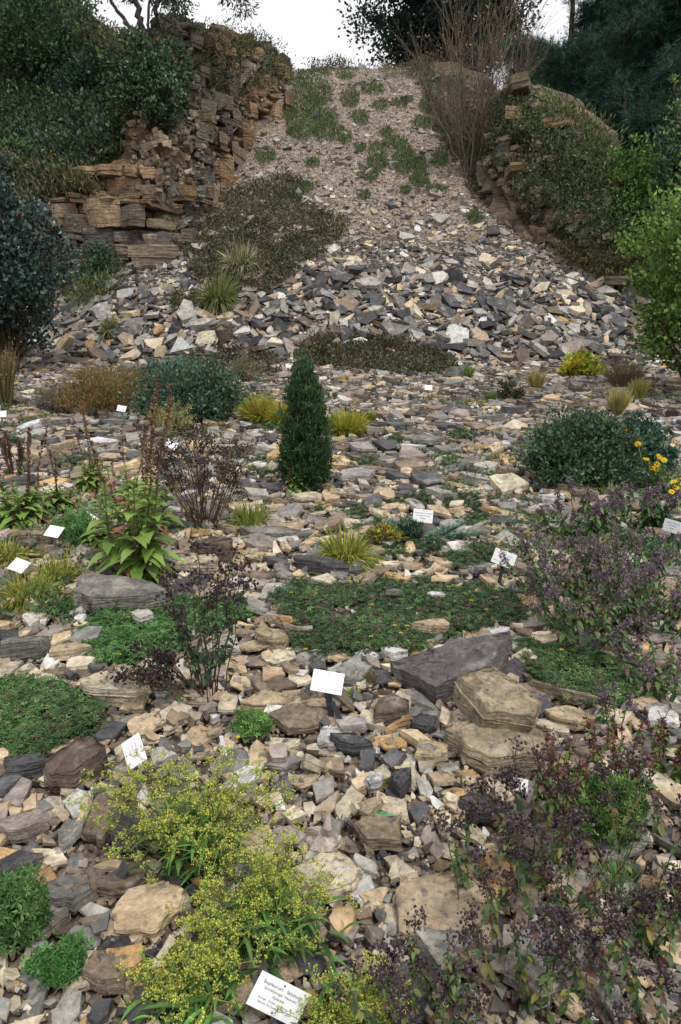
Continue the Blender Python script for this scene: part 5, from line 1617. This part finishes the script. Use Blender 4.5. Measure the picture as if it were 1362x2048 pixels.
# --- dark seedhead herbs
def sh(label, px, py, hpx, nst, **k):
    P = at(px, py); m = float(mpp(P))
    name = k.pop('name', 'marjoram')
    hd = k.pop('hd', 15)
    return seedhead_plant(name, label, P, nst, hpx * m, headsize=hd * m, leafsize=k.pop('lf', 12) * m, stemr=k.pop('sr', 1.3) * m, **k)


BRN = [(3, (66, 60, 58), 1), (2, (82, 75, 71), 1), (2, (50, 46, 45), 1)]
PUR = [(3, (116, 102, 112), 1), (2, (96, 84, 94), 1), (2, (134, 120, 126), 1)]
sh('dark brown bushy seedhead plant left of the juniper', 410, 1055, 185, 40, spread=.6, hd=14, seed=1, name='stonecrop', hpal=BRN, leafd=5, lf=9, low=.3, lpal=[(2, (100, 104, 66), 1), (1, (110, 88, 66), 1)], radius=.1, sr=.9, branch=5, detail=.8)
sh('tall black seedhead herb left of the tilted white sign', 425, 1400, 300, 13, spread=.3, hd=20, seed=2, leafd=30, lf=14, low=.3, lpal=G_DARK, lean=(.02, 0, 0))
sh('leaning black seedhead herb sprawling left over the slabs', 410, 1405, 170, 13, spread=.4, hd=20, seed=3, leafd=5, lf=11, lean=(-1.1, -.05, -.2))
for i, (px, py, hh, n, lb) in enumerate([(1170, 1290, 190, 42, 'broadest grey purple ball seedhead bush on the right'), (1100, 1200, 130, 26, 'grey purple ball seedhead bush beside the sign by the central mat'), (1250, 1190, 150, 30, 'grey purple ball seedhead bush left of the dark green cushion'),
                                          (1320, 1260, 170, 30, 'grey purple ball seedhead bush at the right edge'), (1150, 1080, 110, 26, 'small ball seedhead bush below the dark green bush'), (1270, 1060, 100, 20, 'dark ball seedhead bush behind the dark green cushion'), (1340, 1400, 150, 16, 'thin ball seedhead herb above the pale blue white slab')]):
    sh(lb, px, py, hh, int(n * .75), spread=.95, head='ball', hd=19, seed=30 + i, name='horehound', hpal=PUR, leafd=24, lf=14, lpal=G_MID, radius=.12, pods=.5, detail=.7, cat='herb', sr=1.0)
for i, (px, py, hh, n, ln, lb) in enumerate([
        (1060, 1760, 270, 24, (0, 0, 0), 'tall dark purple seedhead herb right of the golden upright stone'), (940, 1850, 210, 9, (-.1, 0, 0), 'thin dark purple seedhead herb left of the golden upright stone'),
        (1130, 1830, 260, 16, (.05, 0, 0), 'dark purple seedhead herb between the golden stone and the leafy weed'), (1290, 1850, 260, 18, (.1, 0, 0), 'dark purple seedhead herb at the right edge below the leafy weed'),
        (1180, 1960, 230, 18, (.1, 0, 0), 'green leaved seedhead herb in front of the thin grey slab'), (1010, 1985, 260, 12, (-.15, 0, 0), 'leafy seedhead herb before the whitish thick slab'), (830, 2075, 240, 22, (-.1, 0, 0), 'low crowded purple seedhead herb at the bottom edge right of the lowest sign'),
        (1310, 2060, 260, 20, (0, 0, 0), 'leafy seedhead herb in the bottom right corner'), (1100, 2090, 230, 16, (0, 0, 0), 'leafy seedhead herb at the bottom edge'), (920, 2050, 190, 10, (-.1, 0, 0), 'grey headed herb at the bottom edge'),
        (1350, 1700, 170, 10, (-.1, 0, 0), 'dark seedhead herb at the right edge behind the leafy weed')]):
    sh(lb, px, py, hh, max(4, int(n * .42)), spread=.42, hd=22, seed=50 + i, leafd=30 if i > 2 else 20, lf=17, low=.12, lean=ln, lpal=[(3, (78, 102, 62), 1), (2, (62, 86, 54), 1), (2, (104, 120, 70), 1), (1, (138, 132, 70), 1), (.6, (124, 84, 72), 1)], radius=.09, detail=1.1, branch=5, pods=.5,
       hpal=[(3, (74, 63, 68), 1), (2, (94, 82, 86), 1), (2, (57, 47, 52), 1)])
for i, (px, py, hh, n, lb) in enumerate([(1120, 1640, 190, 14, 'reddish spiked herb with small violet flowers behind the tall seedheads'), (1240, 1600, 170, 12, 'reddish spiked herb right of the pinkish upright slab'), (1330, 1560, 130, 9, 'reddish spiked herb at the right edge')]):
    sh(lb, px, py, hh, n, spread=.5, head='spike', hd=11, seed=80 + i, name='wild_basil', hpal=[(3, (112, 66, 66), 1), (2, (92, 60, 60), 1), (1, (104, 120, 70), 1), (.25, (150, 110, 190), 1)], leafd=18, lf=13, lpal=G_BRIGHT, low=.05)
sh('single grey purple herb with ball heads right of the right green mat', 1225, 1460, 90, 5, spread=.3, head='ball', hd=20, seed=95, name='horehound', hpal=PUR, leafd=10, lf=11, pods=.3)
sh('short brown seed spikes on the left of the long grey rock', 190, 1228, 50, 4, spread=.2, head='spike', hd=5, seed=96, name='dock_spike', hpal=[(1, (104, 72, 56), 1)], leafd=2, lf=6)
sh('thin brown spikes at the far left behind the rosettes', 30, 960, 90, 14, spread=.3, head='spike', hd=6, seed=97, name='dock_spike', hpal=[(1, (110, 74, 64), 1), (1, (84, 60, 54), 1)], leafd=4, lf=9)


# --- the yellow umbel plants
def umbel(label, px, py, wpx, hpx, nst, seed, leafn=260):
    rng = np.random.default_rng(seed)
    P = at(px, py); m = float(mpp(P)); w = wpx * m * .5; h = hpx * m
    t = thing('hares_ear', label, 'herb', P)
    a = rng.uniform(0, 6.28, nst); sp = np.sqrt(rng.random(nst))
    tip = np.stack([w * sp * np.cos(a), w * .55 * sp * np.sin(a), h * (1 - .45 * sp ** 2) * rng.uniform(.6, 1.1, nst)], -1)
    q = np.linspace(0, 1, 7)[None, :, None]
    S = (rng.normal(0, .03, (nst, 3)) * np.array([1, 1, 0]))[:, None] * (1 - q) + tip[:, None] * q
    S[..., 2] = tip[:, 2][:, None] * np.linspace(0, 1, 7)[None] ** .72
    S += np.cumsum(rng.normal(0, .004, S.shape), 1)
    ms = MB(); tubes(ms, S, .0013, pick(rng, [(2, (112, 130, 60), 1), (1, (126, 110, 64), 1)], nst))
    nb = nst * 4
    si = np.repeat(np.arange(nst), 4); ii = rng.integers(3, 7, nb)
    bp = S[si, ii]
    d = unit(rng.normal(size=(nb, 3)) + Z3 * .9)
    B = paths(bp, d, rng.uniform(.03, .10, nb), .1 * np.ones(nb), 4)
    tubes(ms, B, .0008, pick(rng, [(2, (120, 136, 64), 1)], nb))
    tips = np.concatenate([S[:, -1], B[:, -1]])
    # rays of each umbel
    nr = 6; T = np.repeat(tips, nr, 0)
    rd = unit(rng.normal(size=T.shape) * np.array([1, 1, .3]) + Z3 * .8)
    E = T + rd * .017 * rng.uniform(.6, 1.2, (len(T), 1))
    tubes(ms, np.stack([T, E], 1), .0005, lin((128, 140, 66)))
    ms.build('stems', M_LEAF, t)
    mf = MB(); nf = 4; F_ = np.repeat(E, nf, 0) + rng.normal(size=(len(E) * nf, 3)) * .0028
    mf.inst(OCT_V, OCT_F, frames(rng.normal(size=F_.shape), rng) * (.0021 * rng.uniform(.7, 1.5, len(F_)))[:, None, None], F_, pick(rng, [(4, (184, 190, 84), 1), (3, (158, 176, 86), 1), (1.5, (214, 208, 88), 1), (1.5, (132, 156, 82), 1), (.4, (150, 120, 66), 1)], len(F_), .18))
    mf.build('umbels', M_LEAF, t)
    ml = MB(); a = rng.uniform(0, 6.28, leafn)
    d = np.stack([np.cos(a), np.sin(a), rng.uniform(.2, 1.3, leafn)], -1)
    b0 = rng.normal(0, .05, (leafn, 3)) * np.array([1, 1, 0]) + np.stack([0 * a, 0 * a, rng.uniform(0, h * .5, leafn)], -1)
    leafn = int(leafn); L_ = rng.uniform(.05, .13, leafn)
    side = unit(np.cross(unit(d), Z3))
    strips(ml, paths(b0, d, L_, .3 + .4 * rng.random(leafn), 6), L_[:, None] * np.array([.03, .045, .055, .05, .035, .005])[None], side, pick(rng, [(3, (88, 118, 62), 1), (2, (102, 146, 70), 1), (1, (66, 104, 52), 1)], leafn), .3, np.cross(side, unit(d)))
    ml.build('leaves', M_LEAF, t)
    return t


umbel('upper yellow umbel plant spreading behind the lowest white sign', 390, 1740, 460, 235, 80, 1, 300)
umbel('yellow umbel plant with long narrow leaves above the lowest sign', 540, 1885, 340, 180, 48, 2, 460)
umbel('low yellow umbel plant at the bottom left of the lowest sign', 390, 2010, 220, 120, 32, 3, 160)
umbel('yellow umbel plant at the bottom edge behind the lowest sign', 700, 2080, 150, 120, 22, 4, 90)


# --- rosette and feathery plant, daisies
def rosette():
    rng = np.random.default_rng(5)
    P = at(757, 1648); t = thing('glossy_rosette', 'small glossy blue green rosette below the bright white stone', 'plant', P)
    n = 15; a = np.arange(n) * 2.4
    d = np.stack([np.cos(a), np.sin(a), rng.uniform(.3, 1.1, n)], -1); L_ = rng.uniform(.07, .11, n)
    side = unit(np.cross(unit(d), Z3)); mb = MB()
    strips(mb, paths(np.zeros((n, 3)), d, L_, .5 * np.ones(n), 7), L_[:, None] * np.array([.03, .08, .16, .19, .17, .1, .01])[None], side, pick(rng, [(2, (86, 138, 92), 1), (1, (110, 158, 110), 1)], n), .25, np.cross(side, unit(d)))
    mb.build('leaves', M_GLOSS, t)


rosette()


def feathery():
    rng = np.random.default_rng(6)
    P = at(850, 1085); m = float(mpp(P)); t = thing('sword_leaf_plant', 'blue green feathery plant with rows of upright leaflets behind the sign', 'plant', P)
    nst = 16; a = rng.uniform(-.5, 3.6, nst)
    d = np.stack([np.cos(a) * 1.3, np.sin(a) * .6, np.full(nst, .35)], -1)
    K = 20; S = paths(rng.normal(0, .03, (nst, 3)) * np.array([1, 1, 0]), d, rng.uniform(60, 105, nst) * m, .12 * np.ones(nst), K, .01, rng)
    ms = MB(); tubes(ms, S, .004, lin((118, 136, 104))); ms.build('stems', M_LEAF, t)
    ml = MB()
    for sgn in (-1, 1):
        c = S[:, 1:].reshape(-1, 3); n = len(c)
        T = np.repeat(unit(S[:, -1] - S[:, 0]), K - 1, 0)
        sd = unit(np.cross(T, Z3)) * sgn
        dd = unit(sd * .5 + Z3 * .8 + T * .5 + rng.normal(0, .1, (n, 3)))
        L_ = 17 * m * rng.uniform(.8, 1.2, n)
        side = unit(np.cross(dd, T)); side = T
        strips(ml, paths(c, dd, L_, .25 * np.ones(n), 4), L_[:, None] * np.array([.1, .13, .1, .01])[None], side, pick(rng, [(3, (74, 108, 92), 1), (2, (92, 126, 108), 1), (1, (58, 88, 74), 1)], n))
    ml.build('leaflets', M_LEAF, t)
    P2 = at(770, 1085)
    b('fading_spurge', 'fading yellow and dark green herb left of the feathery plant', 765, 1090, 70, 32, 50, 20, .04, [(2, (176, 160, 60), 1), (2, (90, 110, 60), 1), (1, (140, 96, 70), 1)], seed=61, wid=.5)
    b('feather_herb', 'blue green upright herb right behind the grass tussock', 815, 1085, 56, 40, 50, 22, .04, G_BLUE, seed=62, wid=.4, updir=1.2)


feathery()


def daisies(px, py, pts, label, seed):
    rng = np.random.default_rng(seed)
    P = at(px, py); t = thing('yellow_daisy', label, 'flower', P)
    tips = []
    for (a, c) in pts:
        r = ray(a, c); k = (P[1] + rng.uniform(-.15, .15)) / r[1]; tips.append(r * k + np.array([0, 0, CAMZ]) - P)
    tips = np.array(tips); n = len(tips); q = np.linspace(0, 1, 6)[None, :, None]
    S = rng.normal(0, .04, (n, 1, 3)) * np.array([1, 1, 0]) * (1 - q) + tips[:, None] * q
    ms = MB(); tubes(ms, S, .004, lin((104, 118, 66))); ms.build('stems', M_LEAF, t)
    mf = MB()
    for k in range(n):
        na = 12; a = np.arange(na) * 6.283 / na
        nv = unit(rng.normal(0, .3, 3) + np.array([0, -.6, .8])); s_ = unit(np.cross(nv, [0, 1, 0.2])); u_ = np.cross(nv, s_)
        d = np.cos(a)[:, None] * s_ + np.sin(a)[:, None] * u_
        leaves(mf, np.tile(tips[k], (na, 1)), d, .033, np.tile(lin((226, 192, 34)), (na, 1)), rng, up=np.tile(nv, (na, 1)), wid=.7)
        mf.inst(OCT_V, OCT_F, np.eye(3)[None] * .012, tips[k][None], lin((200, 150, 30)))
    mf.build('flowers', M_LEAF, t)
    ml = MB(); nl = 260
    c = np.repeat(S[:, 1:5].reshape(-1, 3), max(1, nl // (4 * n)), 0); c = c + rng.normal(0, .03, c.shape)
    leaves(ml, c, rnd_dirs(rng, len(c), .4), .05, pick(rng, G_MID, len(c)), rng, wid=.5); ml.build('leaves', M_LEAF, t)


daisies(1315, 985, [(1292, 918), (1318, 913), (1328, 920), (1304, 936), (1312, 938), (1314, 929), (1276, 888)], 'group of yellow daisies just right of the dark green bush', 1)
daisies(1352, 1005, [(1348, 963), (1352, 975), (1356, 968), (1344, 984), (1360, 988), (1358, 958)], 'yellow daisies crowded at the right edge', 2)


# ------------------------------------------------------------ trees
def limb_tree(name, label, base, limbs, r0, crown_pts, nl, lsize, R, pal, seed, mat=None, wid=1.0, tpl=None, barkc=(70, 60, 54), cat='tree', updir=.3, twig=True, crown='crown', nmul=None):
    rng = np.random.default_rng(seed)
    base = np.asarray(base, float)
    t = thing(name, label, cat, base)
    mt = MB()
    for (pts, ra, rb) in limbs:
        pts = np.asarray(pts, float)
        tt = np.linspace(0, len(pts) - 1, max(8, 4 * len(pts)))
        P = np.stack([np.interp(tt, np.arange(len(pts)), pts[:, k]) for k in range(3)], -1)
        P[1:-1] += rng.normal(0, ra * .25, P[1:-1].shape)
        tubes(mt, P[None], np.linspace(ra, rb, len(tt))[None], lin(barkc), 8)
    cp = np.asarray(crown_pts, float)
    if twig:
        ends = np.array([l[0][-1] for l in limbs] + [l[0][len(l[0]) // 2] for l in limbs], float)
        dd = np.linalg.norm(cp[:, None] - ends[None], axis=-1); e = ends[np.argmin(dd, 1)]
        q = np.linspace(0, 1, 6)[None, :, None]
        P = e[:, None] * (1 - q) + cp[:, None] * q; P[..., 2] += (np.sin(np.linspace(0, math.pi, 6)) * .15)[None]
        tubes(mt, P, r0 * .16 * np.linspace(1, .25, 6)[None] * np.ones((len(cp), 1)), lin(barkc), 4)
    mt.build('trunk', M_BARK, t)
    n = len(cp) * nl
    c = np.repeat(cp, nl, 0)
    off = rng.normal(size=(n, 3)); rr = np.repeat(R * rng.uniform(.6, 1.35, len(cp)), nl)
    p = c + off * rr[:, None] * np.array([1, 1, .55])
    d = unit(off * .6 + rng.normal(size=(n, 3)) * .6 + Z3 * updir)
    C = pick(rng, pal, n, .15) * np.repeat(np.exp(rng.normal(0, .25, (len(cp), 1))), nl, 0)
    mb = MB(); leaves(mb, p, d, lsize * rng.uniform(.6, 1.3, n), np.clip(C, .003, .8), rng, wid=wid, tpl=tpl)
    mb.build(crown, mat or M_LEAF, t)
    return t


def at_depth(px, py, y):
    r = ray(px, py); k = y / r[1]
    return r * k + np.array([0, 0, CAMZ])


def NEEDLE_TPL():
    rng = np.random.default_rng(1)
    vs, fs = [], []
    for k in range(7):
        d = unit(rng.normal(0, .5, 3) + np.array([0, 1, 0])); s_ = unit(np.cross(d, rng.normal(size=3))) * .035
        b0 = len(vs); o = np.array([0, .15 * k / 7, 0])
        vs += [o - s_, o + s_, o + d]; fs.append([b0, b0 + 1, b0 + 2])
    return np.array(vs), [np.array(fs)]


NT = NEEDLE_TPL()


def pine(label, px, py_base, y, h, w, seed, zb, tilt=0.0):
    rng = np.random.default_rng(seed)
    B = at_depth(px, py_base, y); B[2] = float(H(B[0], B[1])) - .1
    trunk = [(0, 0, 0), (tilt * .3, 0, h * .33), (tilt * .7, .1, h * .66), (tilt, 0, h)]
    limbs = [(trunk, .24, .05)]
    cps = []
    for k in range(46):
        z = h * rng.uniform(zb, 1.0); a = rng.uniform(0, 6.28); L_ = w * (1.05 - .75 * ((z / h - zb) / (1 - zb)) ** 1.5) * rng.uniform(.6, 1.1)
        x0 = tilt * z / h
        e = (x0 + L_ * math.cos(a), L_ * math.sin(a), z + L_ * rng.uniform(-.05, .3))
        limbs.append(([(x0, 0, z), (x0 + .5 * L_ * math.cos(a), .5 * L_ * math.sin(a), z + L_ * .05), e], .07, .02))
        for q in range(14):
            f = rng.uniform(.3, 1.08)
            cps.append((x0 + (e[0] - x0) * f + rng.normal(0, .3), e[1] * f + rng.normal(0, .3), z + (e[2] - z) * f + rng.normal(.15, .22)))
    return limb_tree('pine_tree', label, B, limbs, .2, cps, 46, .28, .3, [(3, (46, 72, 60), 1), (3, (58, 86, 70), 1), (2, (38, 60, 52), 1), (1, (74, 100, 80), 1)], seed, tpl=NT, mat=M_LEAF, wid=1, barkc=(80, 66, 60), updir=.6)


pine('nearer tall dark pine rising behind the right rock spur', 1235, 330, 31, 13, 3.9, 3, .12)
pine('dark pine at the right edge of the picture', 1345, 330, 29, 13, 3.6, 4, .1, -.4)
pine('pine standing farther back between the two front trees', 1130, 250, 37, 13, 3.4, 5, .2)

pine('farthest pine filling the gap at the right', 1270, 250, 39, 14, 4.2, 6, .15)


def oak():
    rng = np.random.default_rng(8)
    B = at_depth(885, 140, 42); B[2] = float(H(B[0], B[1])) - .1
    limbs = [([(0, 0, 0), (.1, 0, 2), (0, 0, 5), (.2, 0, 9)], .3, .08)]
    cps = []
    for k in range(46):
        z = rng.uniform(.3, 8.5); a = rng.uniform(0, 6.28); L_ = 4.9 * math.sqrt(max(.1, 1 - ((z - 4) / 5.8) ** 2)) * rng.uniform(.6, 1.05)
        e = (L_ * math.cos(a), L_ * math.sin(a) * .7, z + L_ * .12)
        limbs.append(([(0, 0, z * .7), (.5 * e[0], .5 * e[1], z), e], .1, .02))
        for q in range(26):
            f = rng.uniform(.25, 1.08); cps.append((e[0] * f + rng.normal(0, .45), e[1] * f + rng.normal(0, .45), z * .8 + (e[2] - z * .8) * f + rng.normal(.1, .45)))
    limb_tree('evergreen_oak', 'broad dark evergreen tree on the rim above the top of the scree', B, limbs, .25, cps, 56, .24, .42, [(3, (38, 54, 48), 1), (2, (50, 68, 58), 1), (2, (30, 42, 38), 1), (.6, (74, 92, 72), 1)], 8, updir=.1)


oak()


def rim_tree():
    rng = np.random.default_rng(12)
    y = 26.0
    B = at_depth(288, 95, y); B[2] = float(H(B[0], B[1])) - .3
    def rel(px, py, yy=y): return at_depth(px, py, yy) - B
    limbs = [([(0, 0, 0), rel(278, 30), rel(262, -30), rel(250, -140)], .13, .05), ([rel(285, 80), rel(250, 45), rel(225, 5), rel(190, -70)], .08, .04), ([(0.1, .1, 0), rel(296, 60), rel(298, 0), rel(300, -150)], .06, .03),
             ([rel(308, 90), rel(312, 40), rel(316, -10), rel(325, -160)], .12, .05), ([rel(265, 5), rel(245, -20), rel(215, -80)], .06, .03), ([rel(316, 0), rel(345, -60), rel(380, -140)], .06, .03), ([rel(322, -100), rel(400, -90), rel(470, -40)], .04, .01)]
    cps = []
    for (px, py, sx, sy, n) in [(280, -90, 70, 34, 30), (330, -6, 16, 12, 9), (345, 22, 10, 9, 4), (236, -22, 26, 14, 9), (380, -60, 60, 26, 20), (470, -18, 26, 10, 9), (490, 16, 8, 10, 3), (345, 0, 16, 10, 5), (430, -60, 60, 24, 16), (322, 60, 5, 12, 3), (200, -70, 40, 18, 10)]:
        for k in range(n):
            cps.append(rel(px + rng.normal(0, sx * .6), py + rng.normal(0, sy * .6), y + rng.normal(0, .8)))
    limb_tree('rim_tree', 'several stemmed leafy tree on the rim of the left cliff', B, limbs, .1, cps, 44, .17, .22, [(3, (64, 74, 64), 1), (2, (80, 88, 76), 1), (2, (50, 58, 50), 1), (1, (96, 104, 72), 1)], 12, wid=.55, updir=-.5, barkc=(66, 60, 60))


rim_tree()


def bare_shrub():
    rng = np.random.default_rng(14)
    P = at(938, 352); m = float(mpp(P)); t = thing('bare_shrub', 'tall many stemmed almost leafless shrub at the right cliff foot', 'shrub', P)
    n = 44; a = rng.uniform(0, 6.28, n)
    sp = .62 * np.sqrt(rng.random(n))
    d = np.stack([np.cos(a) * sp + .04, np.sin(a) * sp * .8 - .1, np.ones(n)], -1)
    K = 10; L_ = 290 * m * rng.uniform(.55, 1.0, n)
    S = paths(rng.normal(0, .14, (n, 3)) * np.array([1, 1, 0]), d, L_, -.10 * np.ones(n), K, .03, rng)
    mb = MB(); tubes(mb, S, .02 * np.linspace(1, .25, K)[None] * rng.uniform(.5, 1.2, (n, 1)), pick(rng, [(2, (108, 99, 90), 1), (1, (130, 119, 108), 1), (1, (82, 74, 68), 1)], n), 5)
    nb = n * 16; si = np.repeat(np.arange(n), 16); ii = rng.integers(3, K, nb)
    bd = unit(unit(S[si, ii] - S[si, ii - 1]) + rng.normal(0, .38, (nb, 3)))
    Bq = paths(S[si, ii], bd, rng.uniform(.5, 1.7, nb), -.1 * np.ones(nb), 5, .05, rng)
    tubes(mb, Bq, .007 * np.linspace(1, .35, 5)[None] * np.ones((nb, 1)), pick(rng, [(2, (108, 98, 90), 1), (1, (130, 117, 106), 1)], nb))
    nc = nb * 2; si = rng.integers(0, nb, nc); ii = rng.integers(1, 5, nc)
    bd = unit(unit(Bq[si, ii] - Bq[si, ii - 1]) + rng.normal(0, .45, (nc, 3)))
    Cq = paths(Bq[si, ii], bd, rng.uniform(.2, .6, nc), 0 * np.ones(nc), 3)
    tubes(mb, Cq, .0035, pick(rng, [(2, (108, 95, 88), 1)], nc))
    mb.build('stems', M_DRY, t)
    ml = MB(); k = rng.integers(0, nc, 520); k = k[Cq[k, -1, 2] > 3.0]
    leaves(ml, Cq[k, -1], rnd_dirs(rng, len(k), -.2), .1, pick(rng, [(2, (146, 100, 66), 1), (1, (170, 136, 80), 1), (2, (116, 106, 62), 1), (1, (120, 76, 58), 1)], len(k)), rng)
    ml.build('leaves', M_LEAF, t)


bare_shrub()

# ------------------------------------------------------------ plant signs
def box(mb, c, s, C, M=None):
    c = np.asarray(c, float); s = np.asarray(s, float) / 2
    v = np.array([[x, y, z] for x in (-1, 1) for y in (-1, 1) for z in (-1, 1)], float) * s
    if M is not None: v = v @ np.asarray(M).T
    f = np.array([[0, 1, 3, 2], [4, 6, 7, 5], [0, 4, 5, 1], [2, 3, 7, 6], [0, 2, 6, 4], [1, 5, 7, 3]])
    mb.add(v + c, [f], C)


def sign(label, plate, base, roll=0.0, yaw=0.0, back=35.0, w=.12, h=.085, lines=None, post='grey', ink=None, postw=.018, name='plant_sign', portrait=False):
    B = at(*base)
    r = ray(*plate); c = r * (B[1] / r[1]) + np.array([0, 0, CAMZ])
    if c[2] < B[2] + .05: c[2] = B[2] + .05
    t = thing(name, label, 'sign', B, 'white plant signs')
    rel = c - B
    R = (Matrix.Rotation(math.radians(yaw), 3, 'Z') @ Matrix.Rotation(math.radians(-back), 3, 'X') @ Matrix.Rotation(math.radians(roll), 3, 'Y'))
    Rn = np.array(R)
    gm = M_METAL if post == 'grey' else M_GALV
    # plate with a folded rim; local x right, z up, front towards -y
    mb = MB(); box(mb, rel, (w, .0025, h), (1, 1, 1), Rn)
    pl = mb.build('plate', M_PLATE, t)
    bv = pl.modifiers.new('edge', 'BEVEL'); bv.width = .0008; bv.segments = 2
    # flat post bar from behind the plate into the ground
    top = rel + Rn @ np.array([0, .004, -h * .12])
    bot = np.array([0, 0.01, -.08])
    mid = top + (bot - top) * .12 + np.array([0, .004, 0])
    mp_ = MB()
    side = np.array(Rn[:, 0]) * .35 + np.array([.65, 0, 0]); side = side / np.linalg.norm(side)
    seq = [top, mid, bot]
    V = []
    for k, p in enumerate(seq):
        f = np.array([0, .0025, 0])
        V += [p - side * postw / 2 - f, p + side * postw / 2 - f, p + side * postw / 2 + f, p - side * postw / 2 + f]
    F = [[0, 1, 2, 3][::-1]]
    for k in range(2):
        for j in range(4): F.append([k * 4 + j, k * 4 + (j + 1) % 4, k * 4 + 4 + (j + 1) % 4, k * 4 + 4 + j])
    F.append([8, 9, 10, 11])
    mp_.add(V, [np.array(F)], (1, 1, 1)); mp_.build('post', gm, t)
    # the two rivets
    for zz in (h * .40, -h * .40):
        ms = MB(); o = rel + Rn @ np.array([0, -.0022, zz])
        ms.inst(OCT_V, OCT_F, (Rn * np.array([.0028, .0016, .0028]))[None], o[None], (1, 1, 1)); ms.build('rivet', M_METAL, t)
    if lines:
        for k, (tx_, sz, yy) in enumerate(lines):
            cu = bpy.data.curves.new('lettering', 'FONT'); cu.body = tx_; cu.size = sz; cu.align_x = 'CENTER'; cu.align_y = 'CENTER'
            cu.materials.append(ink or M_INK)
            tmp = bpy.data.objects.new('lettering', cu); COL.objects.link(tmp)
            bpy.context.view_layer.update()
            me = bpy.data.meshes.new_from_object(tmp.evaluated_get(bpy.context.evaluated_depsgraph_get()))
            bpy.data.objects.remove(tmp)
            if not me.materials: me.materials.append(ink or M_INK)
            ob = bpy.data.objects.new('lettering', me); COL.objects.link(ob); ob.parent = t
            o = rel + Rn @ np.array([0, -.0019, yy])
            ob.matrix_local = Matrix.Translation(Vector(o)) @ (R @ Matrix.Rotation(math.radians(90), 3, 'X')).to_4x4()
    return t


sign('lowest white sign, tilted steeply, lettered with a long Latin name', (557, 1998), (575, 2065), roll=31, yaw=8, back=20, w=.128, h=.078,
     lines=[('Bupleurum   falcatum', .0115, .022), ('Sichelblättriges  Hasenohr', .008, .010), ('Apiaceae', .0085, -.001), ('Europa,  Türkei,  Kaukasus,  Iran', .007, -.0125), ('Sibirien, M-China, Korea, Japan', .007, -.0215)])
sign('white sign with faded lettering and a bent stake beside its grey post', (655, 1364), (668, 1446), roll=12, yaw=4, back=38, w=.125, h=.085, postw=.026, ink=M_INKP,
     lines=[('Geranium    sanguineum', .009, .024), ('Europa,  Kaukasus', .007, -.014), ('Storchschnabel', .007, .008)])
sign('white sign with blue lettering beside the blue green feathery plant', (846, 1032), (840, 1082), roll=6, yaw=0, back=12, w=.14, h=.092, lines=[('Coluteocarpus  vesicaria', .013, .020), ('Westlicher Kaukasus', .012, .002), ('Anatolien', .012, -.016)])
sign('white sign tilted down to the right beside the central mat', (1008, 1117), (996, 1172), roll=21, yaw=0, back=14, w=.135, h=.088, postw=.02, lines=[('Potentilla  aurea', .014, .022), ('Gold-Fingerkraut', .011, .006), ('Europa', .011, -.008), ('Fundort: Alpen, Wendelstein', .010, -.024)])
sign('blank white sign leaning back, upper of the two at left', (108, 1063), (112, 1112), roll=3, yaw=-22, back=50, w=.125, h=.085, post='galv')
sign('blank white sign leaning back, lower of the two at left', (38, 1131), (33, 1170), roll=12, yaw=-18, back=55, w=.125, h=.085, post='galv')
sign('small squarish lettered sign in the fine dark green cushion', (1345, 1053), (1350, 1092), roll=4, yaw=-55, back=8, w=.13, h=.085, lines=[('Dianthus  plumarius', .012, .022), ('Feder-Nelke', .011, .004), ('Europa', .011, -.014)])
sign('white sign turned diamond shaped above the umbel plant', (268, 1503), (284, 1600), roll=48, yaw=-30, back=25, w=.095, h=.085, post='galv', ink=M_INKP, lines=[('Helianthemum', .009, .016), ('Sonnenröschen', .008, 0), ('Europa', .008, -.014)])
sign('white sign seen edge-on beside the flowering weed', (447, 1495), (441, 1530), roll=80, yaw=-6, back=5, w=.09, h=.016)
for i, (pl, bs, rl, yw, lb) in enumerate([((453, 756), (456, 775), 12, 25, 'tiny white sign behind the broad blue green shrub'), ((577, 733), (579, 752), 5, 0, 'tiny white sign just left of the juniper tip'), ((243, 817), (247, 848), 10, 0, 'tiny white sign before the rusty feathery bush'),
                                          ((357, 826), (356, 850), -35, 30, 'tiny white sign before the broad blue green shrub'), ((343, 889), (345, 915), 35, 20, 'tiny white sign above the dark brown seedhead plant'), ((3, 828), (3, 860), -5, 0, 'tiny white sign at the left edge'),
                                          ((857, 775), (855, 800), 4, 0, 'tiny white sign among slabs below the heath strip'), ((1176, 738), (1178, 756), 10, 30, 'tiny white sign in the yellow and lime clump'), ((180, 1040), (186, 1068), 38, 20, 'small white sign half hidden left of the largest broad-leaved plant'),
                                          ((1041, 1570), (1045, 1640), 20, 20, 'white sign almost hidden in the tall purple seedheads')]):
    sign(lb, pl, bs, roll=rl, yaw=yw, back=30, w=.12 if i < 9 else .055, h=.085 if i < 9 else .04, post='galv')


def stake():
    P = at(690, 1450); t0 = at_depth(664, 1404, P[1]) - P
    mb = MB(); e = t0; n = np.array([0.0, .004, 0]); s_ = np.array([.009, 0, .004])
    V = [-s_ - n - [0, 0, .02], s_ - n - [0, 0, .02], s_ + n - [0, 0, .02], -s_ + n - [0, 0, .02], e - s_ - n, e + s_ - n, e + s_ + n, e - s_ + n]
    mb.add(V, [np.array([[3, 2, 1, 0], [4, 5, 6, 7], [0, 1, 5, 4], [1, 2, 6, 5], [2, 3, 7, 6], [3, 0, 4, 7]])], (1, 1, 1))
    o = mb.build('metal_stake', M_METAL, origin=None); o.location = P
    tag(o, 'dark bare metal stake leaning against the grey sign post', 'stake')


stake()
